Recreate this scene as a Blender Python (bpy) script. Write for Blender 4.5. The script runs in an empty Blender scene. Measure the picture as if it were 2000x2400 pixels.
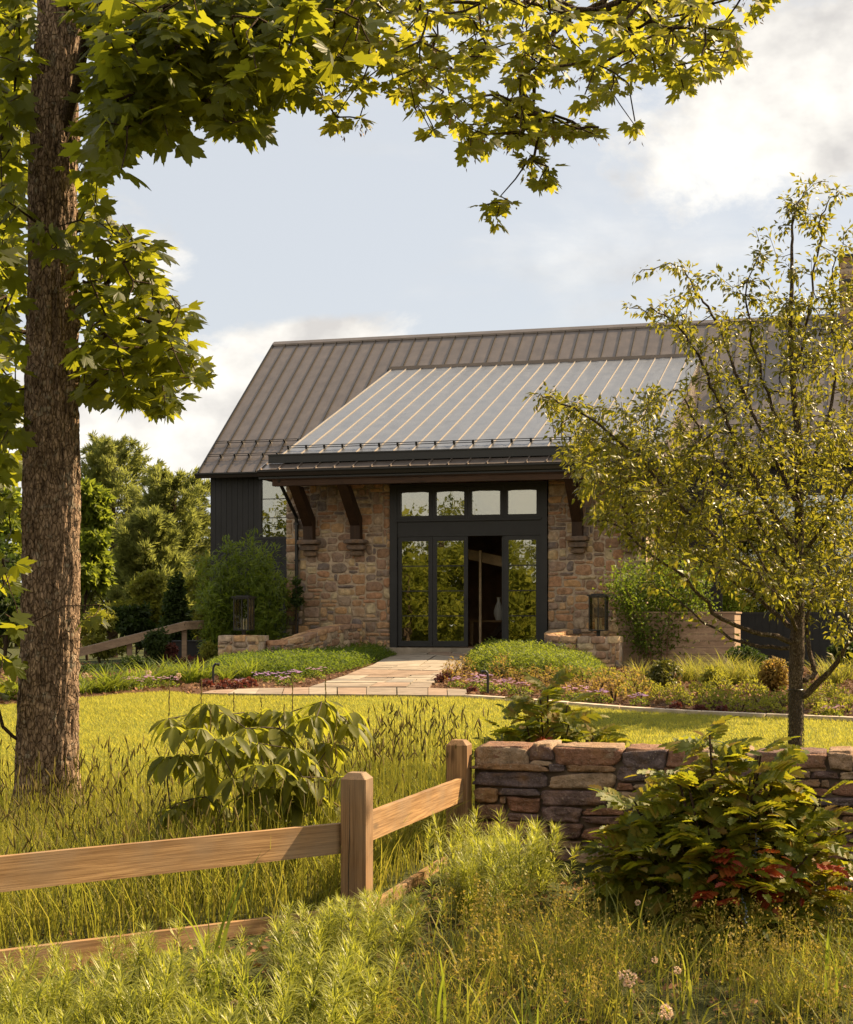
import bpy, math, random
import numpy as np
from mathutils import Vector, Matrix

# ---------------------------------------------------------------- camera, world, sun, exposure
SC = bpy.context.scene
COL = SC.collection
EYE = 1.65            # eye height
FPX, HZ, CX = 3600.0, 1450.0, 1000.0   # focal length, horizon row and centre column of the 2000 x 2400 photograph
SUN_AZ, SUN_EL = math.radians(62.5), math.radians(42)   # azimuth from +Y towards +X

cam = bpy.data.cameras.new("camera")
cam.lens = 54.0; cam.sensor_width = 36.0; cam.sensor_fit = 'AUTO'
cam.shift_y = 250.0 / 2400.0
cam.clip_start = 0.1; cam.clip_end = 2000
cam_ob = bpy.data.objects.new("camera", cam); COL.objects.link(cam_ob)
cam_ob.location = (0, 0, EYE); cam_ob.rotation_euler = (math.radians(90), 0, 0)
SC.camera = cam_ob

sun = bpy.data.lights.new("sun", 'SUN'); sun.energy = 5.0; sun.angle = math.radians(0.6); sun.color = (1.0, 0.76, 0.47)
sun_ob = bpy.data.objects.new("sun", sun); COL.objects.link(sun_ob)
sd = Vector((math.sin(SUN_AZ) * math.cos(SUN_EL), math.cos(SUN_AZ) * math.cos(SUN_EL), math.sin(SUN_EL)))
sun_ob.rotation_euler = sd.to_track_quat('Z', 'Y').to_euler()
sun_ob.location = (30, 20, 40)

SC.view_settings.view_transform = 'Standard'; SC.view_settings.look = 'None'
SC.view_settings.exposure = 1.45; SC.view_settings.gamma = 1.0
SC.cycles.max_bounces = 8; SC.cycles.transparent_max_bounces = 12
SC.cycles.diffuse_bounces = 4; SC.cycles.transmission_bounces = 6; SC.cycles.glossy_bounces = 4
SC.cycles.sample_clamp_indirect = 6.0

def link_nodes(nt, a, b): nt.links.new(a, b)

class NT:
    """small helper round a node tree"""
    def __init__(s, nt): s.nt = nt
    def n(s, typ, **kw):
        nd = s.nt.nodes.new('ShaderNode' + typ)
        for k, v in kw.items():
            if k.startswith('_'): setattr(nd, k[1:], v)
        for k, v in kw.items():
            if k.startswith('_'): continue
            k2 = int(k[1:]) if k[0] == 'i' and k[1:].isdigit() else k.replace('__', ' ')
            s.set(nd.inputs[k2], v)
        return nd
    def set(s, sock, v):
        if isinstance(v, bpy.types.NodeSocket): s.nt.links.new(v, sock)
        elif isinstance(v, bpy.types.Node): s.nt.links.new(v.outputs[0], sock)
        else:
            if isinstance(v, tuple) and len(v) == 3 and sock.type == 'RGBA': v = v + (1,)
            sock.default_value = v
    def ramp(s, fac, stops, interp='LINEAR'):
        r = s.nt.nodes.new('ShaderNodeValToRGB'); cr = r.color_ramp; cr.interpolation = interp
        while len(cr.elements) > 1: cr.elements.remove(cr.elements[-1])
        for i, (p, c) in enumerate(stops):
            e = cr.elements[0] if i == 0 else cr.elements.new(p)
            e.position = p; e.color = tuple(c) + (1,) if len(c) == 3 else c
        s.set(r.inputs[0], fac); return r.outputs[0]
    def noise(s, vec, scale, detail=4, rough=.55, dist=0.0):
        nd = s.n('TexNoise', Scale=scale, Detail=detail, Roughness=rough, Distortion=dist)
        if vec is not None: s.set(nd.inputs['Vector'], vec)
        return nd.outputs['Fac']
    def math(s, op, a, b=0.0, c=0.0, clamp=False):
        nd = s.nt.nodes.new('ShaderNodeMath'); nd.operation = op; nd.use_clamp = clamp
        for i, v in enumerate((a, b, c)): s.set(nd.inputs[i], v)
        return nd.outputs[0]
    def mix(s, fac, a, b, mode='MIX'):
        nd = s.nt.nodes.new('ShaderNodeMix'); nd.data_type = 'RGBA'; nd.blend_type = mode
        s.set(nd.inputs[0], fac)
        for sock, v in ((nd.inputs[6], a), (nd.inputs[7], b)):
            if isinstance(v, tuple) and len(v) == 3: v = v + (1,)
            s.set(sock, v)
        return nd.outputs[2]
    def rng(s, v, a, b, c=0.0, d=1.0, smooth=False):
        nd = s.nt.nodes.new('ShaderNodeMapRange'); nd.clamp = True
        if smooth: nd.interpolation_type = 'SMOOTHSTEP'
        for i, x in enumerate((v, a, b, c, d)): s.set(nd.inputs[i], x)
        return nd.outputs[0]
    def mapv(s, vec, scale=(1, 1, 1), loc=(0, 0, 0), rot=(0, 0, 0)):
        nd = s.n('Mapping', Location=loc, Rotation=rot, Scale=scale); s.set(nd.inputs['Vector'], vec); return nd.outputs[0]

# sky: Nishita daylight with broken cloud
W = bpy.data.worlds.new("World"); SC.world = W; W.use_nodes = True
nt = W.node_tree; nt.nodes.clear(); t = NT(nt)
sky = nt.nodes.new('ShaderNodeTexSky'); sky.sky_type = 'NISHITA'; sky.sun_disc = False
sky.sun_elevation = SUN_EL; sky.sun_rotation = SUN_AZ; sky.air_density = 1.0; sky.dust_density = 1.5; sky.ozone_density = 1.0
tc = t.n('TexCoord').outputs['Generated']
sep = t.n('SeparateXYZ', Vector=tc)
zz = t.math('MAXIMUM', t.math('ADD', sep.outputs[2], 0.12), 0.03)
plan = t.n('CombineXYZ', X=t.math('DIVIDE', sep.outputs[0], zz), Y=t.math('DIVIDE', sep.outputs[1], zz), Z=sep.outputs[2]).outputs[0]
nz1 = t.noise(t.mapv(plan, (0.9, 0.9, 1), (3.1, 1.7, 0)), 1.6, 8, .58, .3)
nz2 = t.noise(t.mapv(tc, (1, 1, 1.6)), 9.0, 8, .62, .25)
def dirblob(px, py, r, squash=1.7):
    d = Vector(((px - CX) / FPX, 1.0, (HZ - py) / FPX)).normalized()
    df = t.n('VectorMath', _operation='SUBTRACT', i0=tc, i1=tuple(d)).outputs[0]
    df = t.n('VectorMath', _operation='MULTIPLY', i0=df, i1=(1, 1, squash)).outputs[0]
    ln = t.n('VectorMath', _operation='LENGTH', i0=df).outputs['Value']
    return t.math('SUBTRACT', 1.0, t.math('DIVIDE', ln, r))
blobs = dirblob(1840, 290, .115, 1.5)
for a in ((480, 960, .13, 1.6), (150, 1010, .12, 1.5), (1990, 190, .13, 1.5), (300, 620, .045, 1.2), (700, 800, .10, 4.5)):
    b = dirblob(*a)
    blobs = t.math('MAXIMUM', blobs, b)
dens = t.math('ADD', t.math('MULTIPLY', blobs, 1.1), t.math('MULTIPLY', t.math('SUBTRACT', nz2, .5), 2.6))
dens1 = t.rng(dens, 0.10, 0.62, 0, 1, True)
veil = t.rng(nz1, .50, .78, 0, .55, True)
cl = t.math('MAXIMUM', dens1, veil)
shade = t.noise(t.mapv(tc, (1, 1, 1.4), (.35, .1, .05)), 13.0, 5, .55)
ccol = t.mix(t.rng(shade, .38, .62), (5.4, 5.2, 5.0), (8.7, 8.35, 7.7))
thin = t.mix(.78, t.mix(0.0, sky.outputs[0], sky.outputs[0]), (5.75, 5.9, 6.08))   # bright summer haze high in the sky
skyc = t.mix(cl, thin, ccol)
# unseen cloud banks added to fill the facade and brighten the dormer's reflection
fill_bank = t.math('MULTIPLY', t.rng(sep.outputs[1], .05, -.55, 0, 1, True), t.rng(t.noise(t.mapv(tc, (1, 1, 1.3)), 3.2, 7, .6, .2), .34, .56, 0, 1, True))
sheen_bank = t.math('MULTIPLY', t.math('MULTIPLY', t.rng(sep.outputs[2], .40, .52, 0, 1, True), t.rng(sep.outputs[2], .85, .7, 0, 1, True)), t.rng(sep.outputs[1], .2, .5, 0, .8, True))
skyc = t.mix(fill_bank, skyc, (8.4, 7.4, 6.0)); skyc = t.mix(sheen_bank, skyc, (8.6, 8.6, 8.6))
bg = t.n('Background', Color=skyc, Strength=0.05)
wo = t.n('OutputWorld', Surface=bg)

# ---------------------------------------------------------------- geometry helpers
RNG = np.random.default_rng(7)
def at(px, py, Y):
    return np.array([(px - CX) / FPX * Y, Y, EYE + (HZ - py) / FPX * Y])
def sstep(x, a, b):
    u = np.clip((np.asarray(x, float) - a) / (b - a), 0, 1); return u * u * (3 - 2 * u)
def terr(X, Y):
    X = np.asarray(X, float); Y = np.asarray(Y, float)
    z = np.interp(Y, [-60, 4, 6.2, 7.6, 10.6, 12, 21.5, 24, 34, 60, 110, 400], [-.9, -.66, -.38, -.10, -.02, .03, .53, .56, .60, .35, -.5, -2.0])
    z = z + .26 * sstep(Y, 22.5, 34) * np.exp(-((X - .6) / 2.7) ** 2) * (1 - sstep(Y, 40, 50))
    z = z - .20 * sstep(X, -.2, 2.2) * (1 - sstep(Y, 10.3, 11.3)) * sstep(Y, 3, 7)
    z = z - .35 * sstep(-X, 7, 16) * sstep(Y, 24, 34)
    return z + .012 * np.sin(X * 1.7 + .6 * Y) * np.cos(Y * 1.3 - .4 * X)
def gp(px, py):
    """the point of the ground seen at a pixel"""
    lo, hi = 3.0, 120.0
    for Y in np.linspace(3, 120, 1200):
        p = at(px, py, Y)
        if p[2] <= terr(p[0], p[1]): hi = Y; break
    lo = hi - .1
    for _ in range(25):
        m = (lo + hi) / 2; p = at(px, py, m)
        if p[2] <= terr(p[0], p[1]): hi = m
        else: lo = m
    p = at(px, py, hi); return np.array([p[0], p[1], float(terr(p[0], p[1]))])

def hash3(i, j, k, seed=0):
    h = (i * 374761393 + j * 668265263 + k * 2147483647 + seed * 1274126177) & 0xffffffff
    h = ((h ^ (h >> 13)) * 1274126177) & 0xffffffff
    h = h ^ (h >> 16)
    return (h & 0xffff) / 65535.0
def vnoise(P, seed=0):
    P = np.asarray(P, float); I = np.floor(P).astype(np.int64); f = P - I; f = f * f * (3 - 2 * f)
    r = 0
    for a in (0, 1):
        for b in (0, 1):
            for c in (0, 1):
                w = (f[:, 0] if a else 1 - f[:, 0]) * (f[:, 1] if b else 1 - f[:, 1]) * (f[:, 2] if c else 1 - f[:, 2])
                r = r + w * hash3(I[:, 0] + a, I[:, 1] + b, I[:, 2] + c, seed)
    return r * 2 - 1
def fbm(P, o=3, seed=0):
    r = 0; a = 1
    for k in range(o): r = r + a * vnoise(P * 2 ** k, seed + k); a *= .5
    return r

class MB:
    """collects faces of any kind, then becomes ONE mesh object"""
    def __init__(s): s.V = []; s.F = []; s.M = []; s.n = 0
    def add(s, V, F, mi=0):
        V = np.asarray(V, float).reshape(-1, 3)
        F = np.asarray(F)
        s.V.append(V); s.F.append(F + s.n); s.M.append(np.full(len(F), mi)); s.n += len(V)
    def box(s, x0, x1, y0, y1, z0, z1, mi=0):
        x0, x1 = min(x0, x1), max(x0, x1); y0, y1 = min(y0, y1), max(y0, y1); z0, z1 = min(z0, z1), max(z0, z1)
        V = [(x0, y0, z0), (x1, y0, z0), (x1, y1, z0), (x0, y1, z0), (x0, y0, z1), (x1, y0, z1), (x1, y1, z1), (x0, y1, z1)]
        s.add(V, [(0, 3, 2, 1), (4, 5, 6, 7), (0, 1, 5, 4), (1, 2, 6, 5), (2, 3, 7, 6), (3, 0, 4, 7)], mi)
    def hexa(s, V, mi=0):
        s.add(V, [(0, 3, 2, 1), (4, 5, 6, 7), (0, 1, 5, 4), (1, 2, 6, 5), (2, 3, 7, 6), (3, 0, 4, 7)], mi)
    def bar(s, a, b, w, h, up=(0, 0, 1), mi=0):
        a = np.asarray(a, float); b = np.asarray(b, float); d = b - a; d /= np.linalg.norm(d)
        up = np.asarray(up, float); sx = np.cross(d, up); sx /= np.linalg.norm(sx); uz = np.cross(sx, d)
        o = [(-1, -1), (1, -1), (1, 1), (-1, 1)]
        V = [a + sx * w / 2 * i + uz * h / 2 * j for i, j in o] + [b + sx * w / 2 * i + uz * h / 2 * j for i, j in o]
        s.hexa(V, mi)
    def tube(s, P, R, n=8, mi=0, cap=True):
        P = np.asarray(P, float); R = np.broadcast_to(np.asarray(R, float), (len(P),))
        T = np.gradient(P, axis=0); T /= np.linalg.norm(T, axis=1)[:, None] + 1e-9
        ref = np.array([0, 0, 1.0]) if abs(T[0, 2]) < .9 else np.array([1.0, 0, 0])
        A = np.cross(T, ref); A /= np.linalg.norm(A, axis=1)[:, None] + 1e-9; B = np.cross(T, A)
        th = np.linspace(0, 2 * np.pi, n, endpoint=False)
        V = P[:, None] + R[:, None, None] * (np.cos(th)[None, :, None] * A[:, None] + np.sin(th)[None, :, None] * B[:, None])
        m = len(P); i = np.arange(m - 1)[:, None] * n + np.arange(n)[None]; j = np.arange(m - 1)[:, None] * n + (np.arange(n)[None] + 1) % n
        F = np.stack([i, j, j + n, i + n], -1).reshape(-1, 4)
        s.add(V.reshape(-1, 3), F, mi)
        if cap:
            s.add(V[0], [tuple(range(n))], mi); s.add(V[-1], [tuple(range(n))[::-1]], mi)
    def inst(s, V, F, R, T, mi=0):
        """template V,F at every rotation/scale matrix R (N,3,3) and place T (N,3)"""
        V = np.asarray(V, float); F = np.asarray(F); R = np.asarray(R); T = np.asarray(T)
        VV = np.einsum('nij,vj->nvi', R, V) + T[:, None]
        FF = F[None] + (np.arange(len(T)) * len(V))[:, None, None]
        s.add(VV.reshape(-1, 3), FF.reshape(-1, F.shape[1]), mi)
    def build(s, name, mats, parent=None, smooth=False):
        if not isinstance(mats, (list, tuple)): mats = [mats]
        me = bpy.data.meshes.new(name)
        V = np.concatenate(s.V); me.vertices.add(len(V)); me.vertices.foreach_set('co', V.astype(np.float32).ravel())
        tot = np.concatenate([np.full(len(f), f.shape[1]) for f in s.F]); loops = np.concatenate([f.ravel() for f in s.F])
        me.loops.add(len(loops)); me.loops.foreach_set('vertex_index', loops.astype(np.int32))
        st = np.concatenate([[0], np.cumsum(tot)[:-1]])
        me.polygons.add(len(tot)); me.polygons.foreach_set('loop_start', st.astype(np.int32)); me.polygons.foreach_set('loop_total', tot.astype(np.int32))
        me.polygons.foreach_set('material_index', np.concatenate(s.M).astype(np.int32))
        me.polygons.foreach_set('use_smooth', np.full(len(tot), smooth))
        for m in mats: me.materials.append(m)
        me.update(calc_edges=True); me.validate()
        o = bpy.data.objects.new(name, me); COL.objects.link(o)
        if parent is not None: o.parent = parent
        return o

def tag(o, label=None, cat=None, group=None, kind=None):
    if label: o['label'] = label
    if cat: o['category'] = cat
    if group: o['group'] = group
    if kind: o['kind'] = kind
    return o
def thing(name, label, cat, loc=(0, 0, 0), rz=0.0, group=None):
    o = bpy.data.objects.new(name, None); COL.objects.link(o); o.empty_display_size = .1
    o.location = tuple(float(x) for x in loc); o.rotation_euler = (0, 0, rz)
    return tag(o, label, cat, group)
def copy_thing(src, loc, rz=0.0, sc=1.0, label=None):
    c = src.copy(); COL.objects.link(c); c.location = tuple(float(x) for x in loc); c.rotation_euler = (0, 0, rz); c.scale = (sc, sc, sc)
    if label: c['label'] = label
    for ch in src.children:
        d = ch.copy(); COL.objects.link(d); d.parent = c
        for g in ch.children:
            e = g.copy(); COL.objects.link(e); e.parent = d
    return c
def frames(D, N):
    """rotation matrices with columns: side, along D, normal near N"""
    D = D / (np.linalg.norm(D, axis=1)[:, None] + 1e-9)
    S = np.cross(D, N); S /= np.linalg.norm(S, axis=1)[:, None] + 1e-9
    U = np.cross(S, D)
    return np.stack([S, D, U], -1)
def rnd_dirs(n, rng=RNG):
    d = rng.normal(size=(n, 3)); return d / np.linalg.norm(d, axis=1)[:, None]

# ---------------------------------------------------------------- materials
MATS = {}
def newmat(name):
    m = bpy.data.materials.new(name); m.use_nodes = True; m.node_tree.nodes.clear(); MATS[name] = m
    t = NT(m.node_tree); return m, t
def finish(t, shader): t.n('OutputMaterial', Surface=shader)
def princ(t, col, rough=.6, spec=.5, metal=0.0, normal=None, coat=0.0):
    p = t.n('BsdfPrincipled'); t.set(p.inputs['Base Color'], col); t.set(p.inputs['Roughness'], rough)
    t.set(p.inputs['Specular IOR Level'], spec); t.set(p.inputs['Metallic'], metal)
    if normal is not None: t.set(p.inputs['Normal'], normal)
    if coat: p.inputs['Coat Weight'].default_value = coat
    return p.outputs[0]
def bump(t, h, strength=.4, dist=.02): return t.n('Bump', Strength=strength, Distance=dist, Height=h).outputs[0]
def objco(t): return t.n('TexCoord').outputs['Object']

def leafmat(name, cols, trans=(.22, .26, .03), tw=.45, rough=.42, spec=.45, var=.35, tint=(1.06, 1.0, .75)):
    m, t = newmat(name); spec *= .5; rough = min(.7, rough + .08)
    cols = [tuple(a * b for a, b in zip(c, tint)) for c in cols]; trans = tuple(a * b for a, b in zip(trans, tint))
    g = t.n('NewGeometry').outputs['Random Per Island']
    c = t.ramp(g, [(i / max(1, len(cols) - 1), q) for i, q in enumerate(cols)])
    nz = t.noise(objco(t), 2.2, 3)
    c = t.mix(t.rng(nz, .3, .7, 0, var), c, (.035, .042, .008))
    a = princ(t, c, rough, spec)
    tr = t.n('BsdfTranslucent', Color=t.mix(.5, t.mix(1.0, c, (2.3, 2.3, 1.2), 'MULTIPLY'), trans))
    finish(t, t.n('MixShader', Fac=tw, i1=a, i2=tr.outputs[0])); return m
def plain(name, col, rough=.6, spec=.4, metal=0.0, nscale=0, namt=.3, bscale=0, bstr=.2, bdist=.01):
    m, t = newmat(name); co = objco(t)
    c = col
    if nscale:
        n = t.noise(co, nscale, 5); c = t.mix(t.rng(n, .3, .7), tuple(x * (1 - namt) for x in col), tuple(min(1, x * (1 + namt)) for x in col))
    nm = bump(t, t.noise(co, bscale, 5), bstr, bdist) if bscale else None
    finish(t, princ(t, c, rough, spec, metal, nm)); return m
def woodmat(name, c1, c2, axis='x', scale=1.0, rough=.65, dirt=None):
    m, t = newmat(name); co = objco(t)
    sc = {'x': (.55, 26, 26), 'y': (26, .55, 26), 'z': (26, 26, .55)}[axis]
    v = t.mapv(co, tuple(s * scale for s in sc))
    n1 = t.noise(v, 1.6, 6, .6, .8); n2 = t.noise(t.mapv(v, (3, 3, 3)), 3.0, 4)
    kn = t.n('TexVoronoi', Scale=1.0); t.set(kn.inputs['Vector'], t.mapv(co, {'x': (2.2, 7, 7), 'y': (7, 2.2, 7), 'z': (7, 7, 2.2)}[axis], (.3, .2, .1)))
    f = t.math('ADD', t.math('MULTIPLY', n1, .45), t.math('MULTIPLY', n2, .55)); big = t.noise(t.mapv(co, {'x': (.8, 5, 5), 'y': (5, .8, 5), 'z': (5, 5, .8)}[axis]), 1.6, 5)
    c = t.mix(t.rng(f, .40, .58), c1, c2); c = t.mix(t.rng(big, .35, .65, 0, .55), c, tuple(a * .55 for a in c1))
    c = t.mix(t.rng(kn.outputs['Distance'], .05, .17, .8, 0), c, tuple(x * .35 for x in c1))
    if dirt: c = t.mix(t.rng(t.noise(co, 2.3, 5), .45, .7, 0, .6), c, dirt)
    finish(t, princ(t, c, rough, .3, 0, bump(t, f, .35, .004))); return m
def stonemat(name, cols, dark=.5, sc=9.0):
    m, t = newmat(name); co = objco(t)
    g = t.n('NewGeometry').outputs['Random Per Island']
    c = t.ramp(g, [(i / len(cols), q) for i, q in enumerate(cols)], 'CONSTANT')
    n = t.noise(co, sc, 6, .65); n2 = t.noise(co, sc * 5, 4, .6); n3 = t.noise(co, sc * .45, 3)
    c = t.mix(t.rng(n, .35, .68), t.mix(1.0, c, (dark, dark, dark), 'MULTIPLY'), c)
    c = t.mix(t.rng(n2, .58, .72, 0, .55), c, (.42, .36, .29))
    c = t.mix(t.rng(n3, .5, .68, 0, .5), c, (.30, .165, .075))
    h = t.math('ADD', n, t.math('MULTIPLY', n2, .5))
    finish(t, princ(t, c, .88, .15, 0, bump(t, h, 1.0, .035))); return m
STONES = [(0.553, 0.337, 0.186), (0.368, 0.230, 0.147), (0.660, 0.430, 0.239), (0.246, 0.200, 0.180), (0.660, 0.487, 0.280), (0.506, 0.301, 0.180), (0.583, 0.445, 0.313),
          (0.307, 0.236, 0.186), (0.660, 0.401, 0.200), (0.430, 0.323, 0.233), (0.538, 0.301, 0.173), (0.415, 0.265, 0.180), (0.660, 0.531, 0.333), (0.415, 0.293, 0.219)]
M_stone = stonemat('rubble_stone', STONES)
M_stone2 = stonemat('field_stone', [(.32, .19, .125), (.20, .125, .11), (.36, .22, .13), (.17, .13, .135), (.29, .165, .115), (.44, .32, .225), (.24, .165, .155), (.33, .175, .12), (.18, .12, .115), (.39, .265, .18)], .45, 12.0)
M_corbel = stonemat('corbel_stone', [(.24, .17, .12), (.20, .15, .12), (.27, .20, .145)])
M_mortar = plain('mortar', (.42, .33, .24), .95, .1, 0, 14, .3, 40, .6, .01)
M_dark = plain('charcoal_paint', (.016, .0165, .0175), .45, .4, 0, 3, .2, 60, .08, .002)
M_siding = plain('charcoal_siding', (.019, .0195, .0205), .55, .35, 0, 2.5, .2, 50, .12, .003)
def metal_roof(name, col):
    m, t = newmat(name); co = objco(t)
    wav = t.noise(t.mapv(co, (1.6, 1.1, 1.1)), 1.5, 3, .5)
    n = t.noise(co, 3.0, 5)
    c = t.mix(t.rng(n, .3, .7), tuple(x * .86 for x in col), tuple(x * 1.12 for x in col))
    finish(t, princ(t, c, t.rng(n, .2, .8, .34, .44), .5, .55, bump(t, wav, .22, .05))); return m
M_roof = metal_roof('bronze_roof_metal', (.17, .14, .12))
M_roof_sheen = metal_roof('sky_sheen_roof_metal', (.155, .165, .185))  # dormer panels: reflected sky put into the roof metal's colour
M_zseam = plain('pale_seam_metal', (.27, .235, .20), .65, .4, .3)
M_seam = plain('dark_seam_metal', (.022, .02, .019), .7, .15, .0)
M_gutter = plain('dark_metal', (.028, .028, .028), .38, .5, .4)
M_beam = woodmat('brown_timber', (.04, .02, .01), (.075, .037, .017), 'x', .7)
M_bracket = woodmat('brown_timber_bracket', (.03, .015, .008), (.055, .028, .013), 'z', .7)
M_cedar = woodmat('new_fence_wood', (.20, .105, .04), (.44, .265, .12), 'x', .8, .7, (.24, .175, .115))
M_cedar_v = woodmat('new_post_wood', (.16, .085, .036), (.36, .21, .10), 'z', .8, .7, (.20, .145, .095))
M_grey_wood = woodmat('weathered_rail_wood', (.25, .17, .11), (.36, .26, .17), 'x', .8)
M_board = woodmat('pale_board_wood', (.30, .20, .13), (.42, .30, .20), 'x', .5)
M_sunlit_hall = plain('sunlit_hall_wood', (.75, .56, .36), .7, .3, 0, 5, .25)  # sunshine on the hall beam and post, put into their colour
M_hall = plain('hall_wood', (.26, .15, .085), .7, .3, 0, 2, .4)
M_soil = plain('mulch', (.085, .045, .026), .95, .1, 0, 12, .5, 30, 1.0, .04)
M_earth = plain('earth', (.05, .055, .018), .95, .1, 0, 6, .5, 20, 1.0, .05)
M_lawnbase = plain('lawn_base', (.15, .165, .022), .95, .1, 0, 7, .35, 30, 1.0, .03)
def flag():
    m, t = newmat('flagstone'); co = objco(t)
    g = t.n('NewGeometry').outputs['Random Per Island']
    c = t.ramp(g, [(0, (.31, .26, .20)), (.2, (.25, .205, .16)), (.4, (.35, .30, .235)), (.6, (.29, .21, .15)), (.8, (.24, .215, .18))], 'CONSTANT')
    n = t.noise(co, 3.5, 6, .6)
    c = t.mix(t.rng(n, .35, .68), t.mix(1.0, c, (.62, .6, .58), 'MULTIPLY'), c)
    finish(t, princ(t, c, .8, .25, 0, bump(t, t.noise(co, 12, 5), .4, .01))); return m
M_flag = flag()
def glassmat(name, refl, tint):
    m, t = newmat(name); co = objco(t)
    nm = bump(t, t.noise(co, 2.2, 2), .06, .02)
    fr = t.n('Fresnel', IOR=1.5); t.set(fr.inputs['Normal'], nm)
    gl = t.n('BsdfGlossy', Color=(.95, .97, .92), Roughness=.01); t.set(gl.inputs['Normal'], nm)
    tr = t.n('BsdfTransparent', Color=tint)
    finish(t, t.n('MixShader', Fac=t.math('ADD', t.math('MULTIPLY', fr.outputs[0], .8), refl, clamp=True), i1=tr.outputs[0], i2=gl.outputs[0])); return m
M_glass = glassmat('window_glass', .30, (.55, .58, .5))
M_lampglass = glassmat('lantern_glass', -.02, (.88, .87, .80))
M_white = plain('white_ceramic', (.72, .70, .66), .4, .4)
M_candle = plain('lamp_candle', (.62, .52, .36), .5, .3)
# ---------------------------------------------------------------- ground sheets
def inpoly(X, Y, poly):
    poly = np.asarray(poly)[:, :2]; c = np.zeros(X.shape, bool); n = len(poly)
    for i in range(n):
        x0, y0 = poly[i]; x1, y1 = poly[(i + 1) % n]
        if y0 == y1: continue
        k = ((y0 > Y) != (y1 > Y)) & (X < (x1 - x0) * (Y - y0) / (y1 - y0) + x0); c ^= k
    return c
gx = np.concatenate([np.linspace(-420, -16, 40), np.arange(-15.75, 15.8, .25), np.linspace(16, 420, 40)])
gy = np.concatenate([np.linspace(-200, 2, 40), np.arange(2.25, 45, .25), np.linspace(46, 900, 60)])
GX, GY = np.meshgrid(gx, gy); n = len(gx)
i = (np.arange(len(gy) - 1)[:, None] * n + np.arange(n - 1)[None]).ravel()
m = MB(); m.add(np.stack([GX, GY, terr(GX, GY)], -1).reshape(-1, 3), np.stack([i, i + 1, i + n + 1, i + n], -1))
tag(m.build('ground', M_earth, smooth=True), kind='structure')

def sheet(name, poly, mat, lift=.006, step=.125):
    poly = np.asarray(poly)[:, :2]; x0, y0 = poly.min(0); x1, y1 = poly.max(0)
    xs = np.arange(x0 - step, x1 + step, step); ys = np.arange(y0 - step, y1 + step, step)
    X, Y = np.meshgrid(xs, ys); n = len(xs); V = np.stack([X, Y, terr(X, Y) + lift], -1).reshape(-1, 3)
    i = (np.arange(len(ys) - 1)[:, None] * n + np.arange(n - 1)[None]).ravel()
    F = np.stack([i, i + 1, i + n + 1, i + n], -1)
    c = V[F].mean(1); F = F[inpoly(c[:, 0], c[:, 1], poly)]
    u, inv = np.unique(F, return_inverse=True)
    m = MB(); m.add(V[u], inv.reshape(F.shape)); return tag(m.build(name, mat, smooth=True), kind='structure')

LAWN_FAR = [gp(*p) for p in ((-150, 1660), (60, 1650), (187, 1637), (300, 1627), (393, 1622), (480, 1631), (720, 1634), (1000, 1636), (1096, 1637), (1300, 1652), (1500, 1668), (1750, 1681), (2000, 1691), (2200, 1700))]
LAWN = [(-9, 11.5), (-6.5, 11.0), (-3, 12.3), (-1.0, 13.0), (.6, 11.6), (6.5, 10.1)] + [tuple(p[:2]) for p in LAWN_FAR[::-1]]
sheet('lawn', LAWN, M_lawnbase)
# planting beds: left of the path, right of the path
PATH_L = [gp(*p) for p in ((723, 1617), (800, 1592), (880, 1560), (945, 1535))]
PATH_R = [gp(*p) for p in ((1007, 1618), (1029, 1592), (1082, 1568), (1125, 1537))]
left_bed = [tuple(p[:2]) for p in LAWN_FAR[:6]] + [tuple(gp(723, 1616)[:2])] + [tuple(p[:2]) for p in PATH_L[1:]] + [(-3.6, 36.2), (-6.5, 37.0), (-14, 37), (-14, 24)]
sheet('left_planting_bed', left_bed, M_soil, .010)
right_bed = [tuple(p[:2]) for p in PATH_R] + [(1.9, 34.3), (4.6, 33.6), (12, 32), (13, 20)] + [tuple(p[:2]) for p in LAWN_FAR[:7:-1]]
sheet('right_planting_bed', right_bed, M_soil, .010)

# stone kerb along the right bed: real blocks with joints
class Rub: pass
def rubble_cells(rng, W, H, u, ws, hs):
    nx = max(1, int(round(W / u))); nz = max(1, int(round(H / u))); ux, uz = W / nx, H / nz
    g = np.zeros((nz, nx), bool); out = []
    for j in range(nz):
        for i in range(nx):
            if g[j, i]: continue
            w = int(rng.integers(ws[0], ws[1] + 1)); h = int(rng.integers(hs[0], hs[1] + 1))
            k = 0
            while k < w and i + k < nx and not g[j, i + k]: k += 1
            w = max(1, k); h = min(h, nz - j, w + 1)
            g[j:j + h, i:i + w] = True; out.append((i * ux, j * uz, w * ux, h * uz))
    return out
_a = np.array([-1, -1, -.84, -.42, 0, .42, .84, 1, 1.0]); _A, _B = np.meshgrid(_a, _a)
_ring = np.maximum(abs(np.arange(9)[None] - 4), abs(np.arange(9)[:, None] - 4))
_q = (np.arange(8)[:, None] * 9 + np.arange(8)[None]).ravel(); STONE_F = np.stack([_q, _q + 1, _q + 10, _q + 9], -1)
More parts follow.
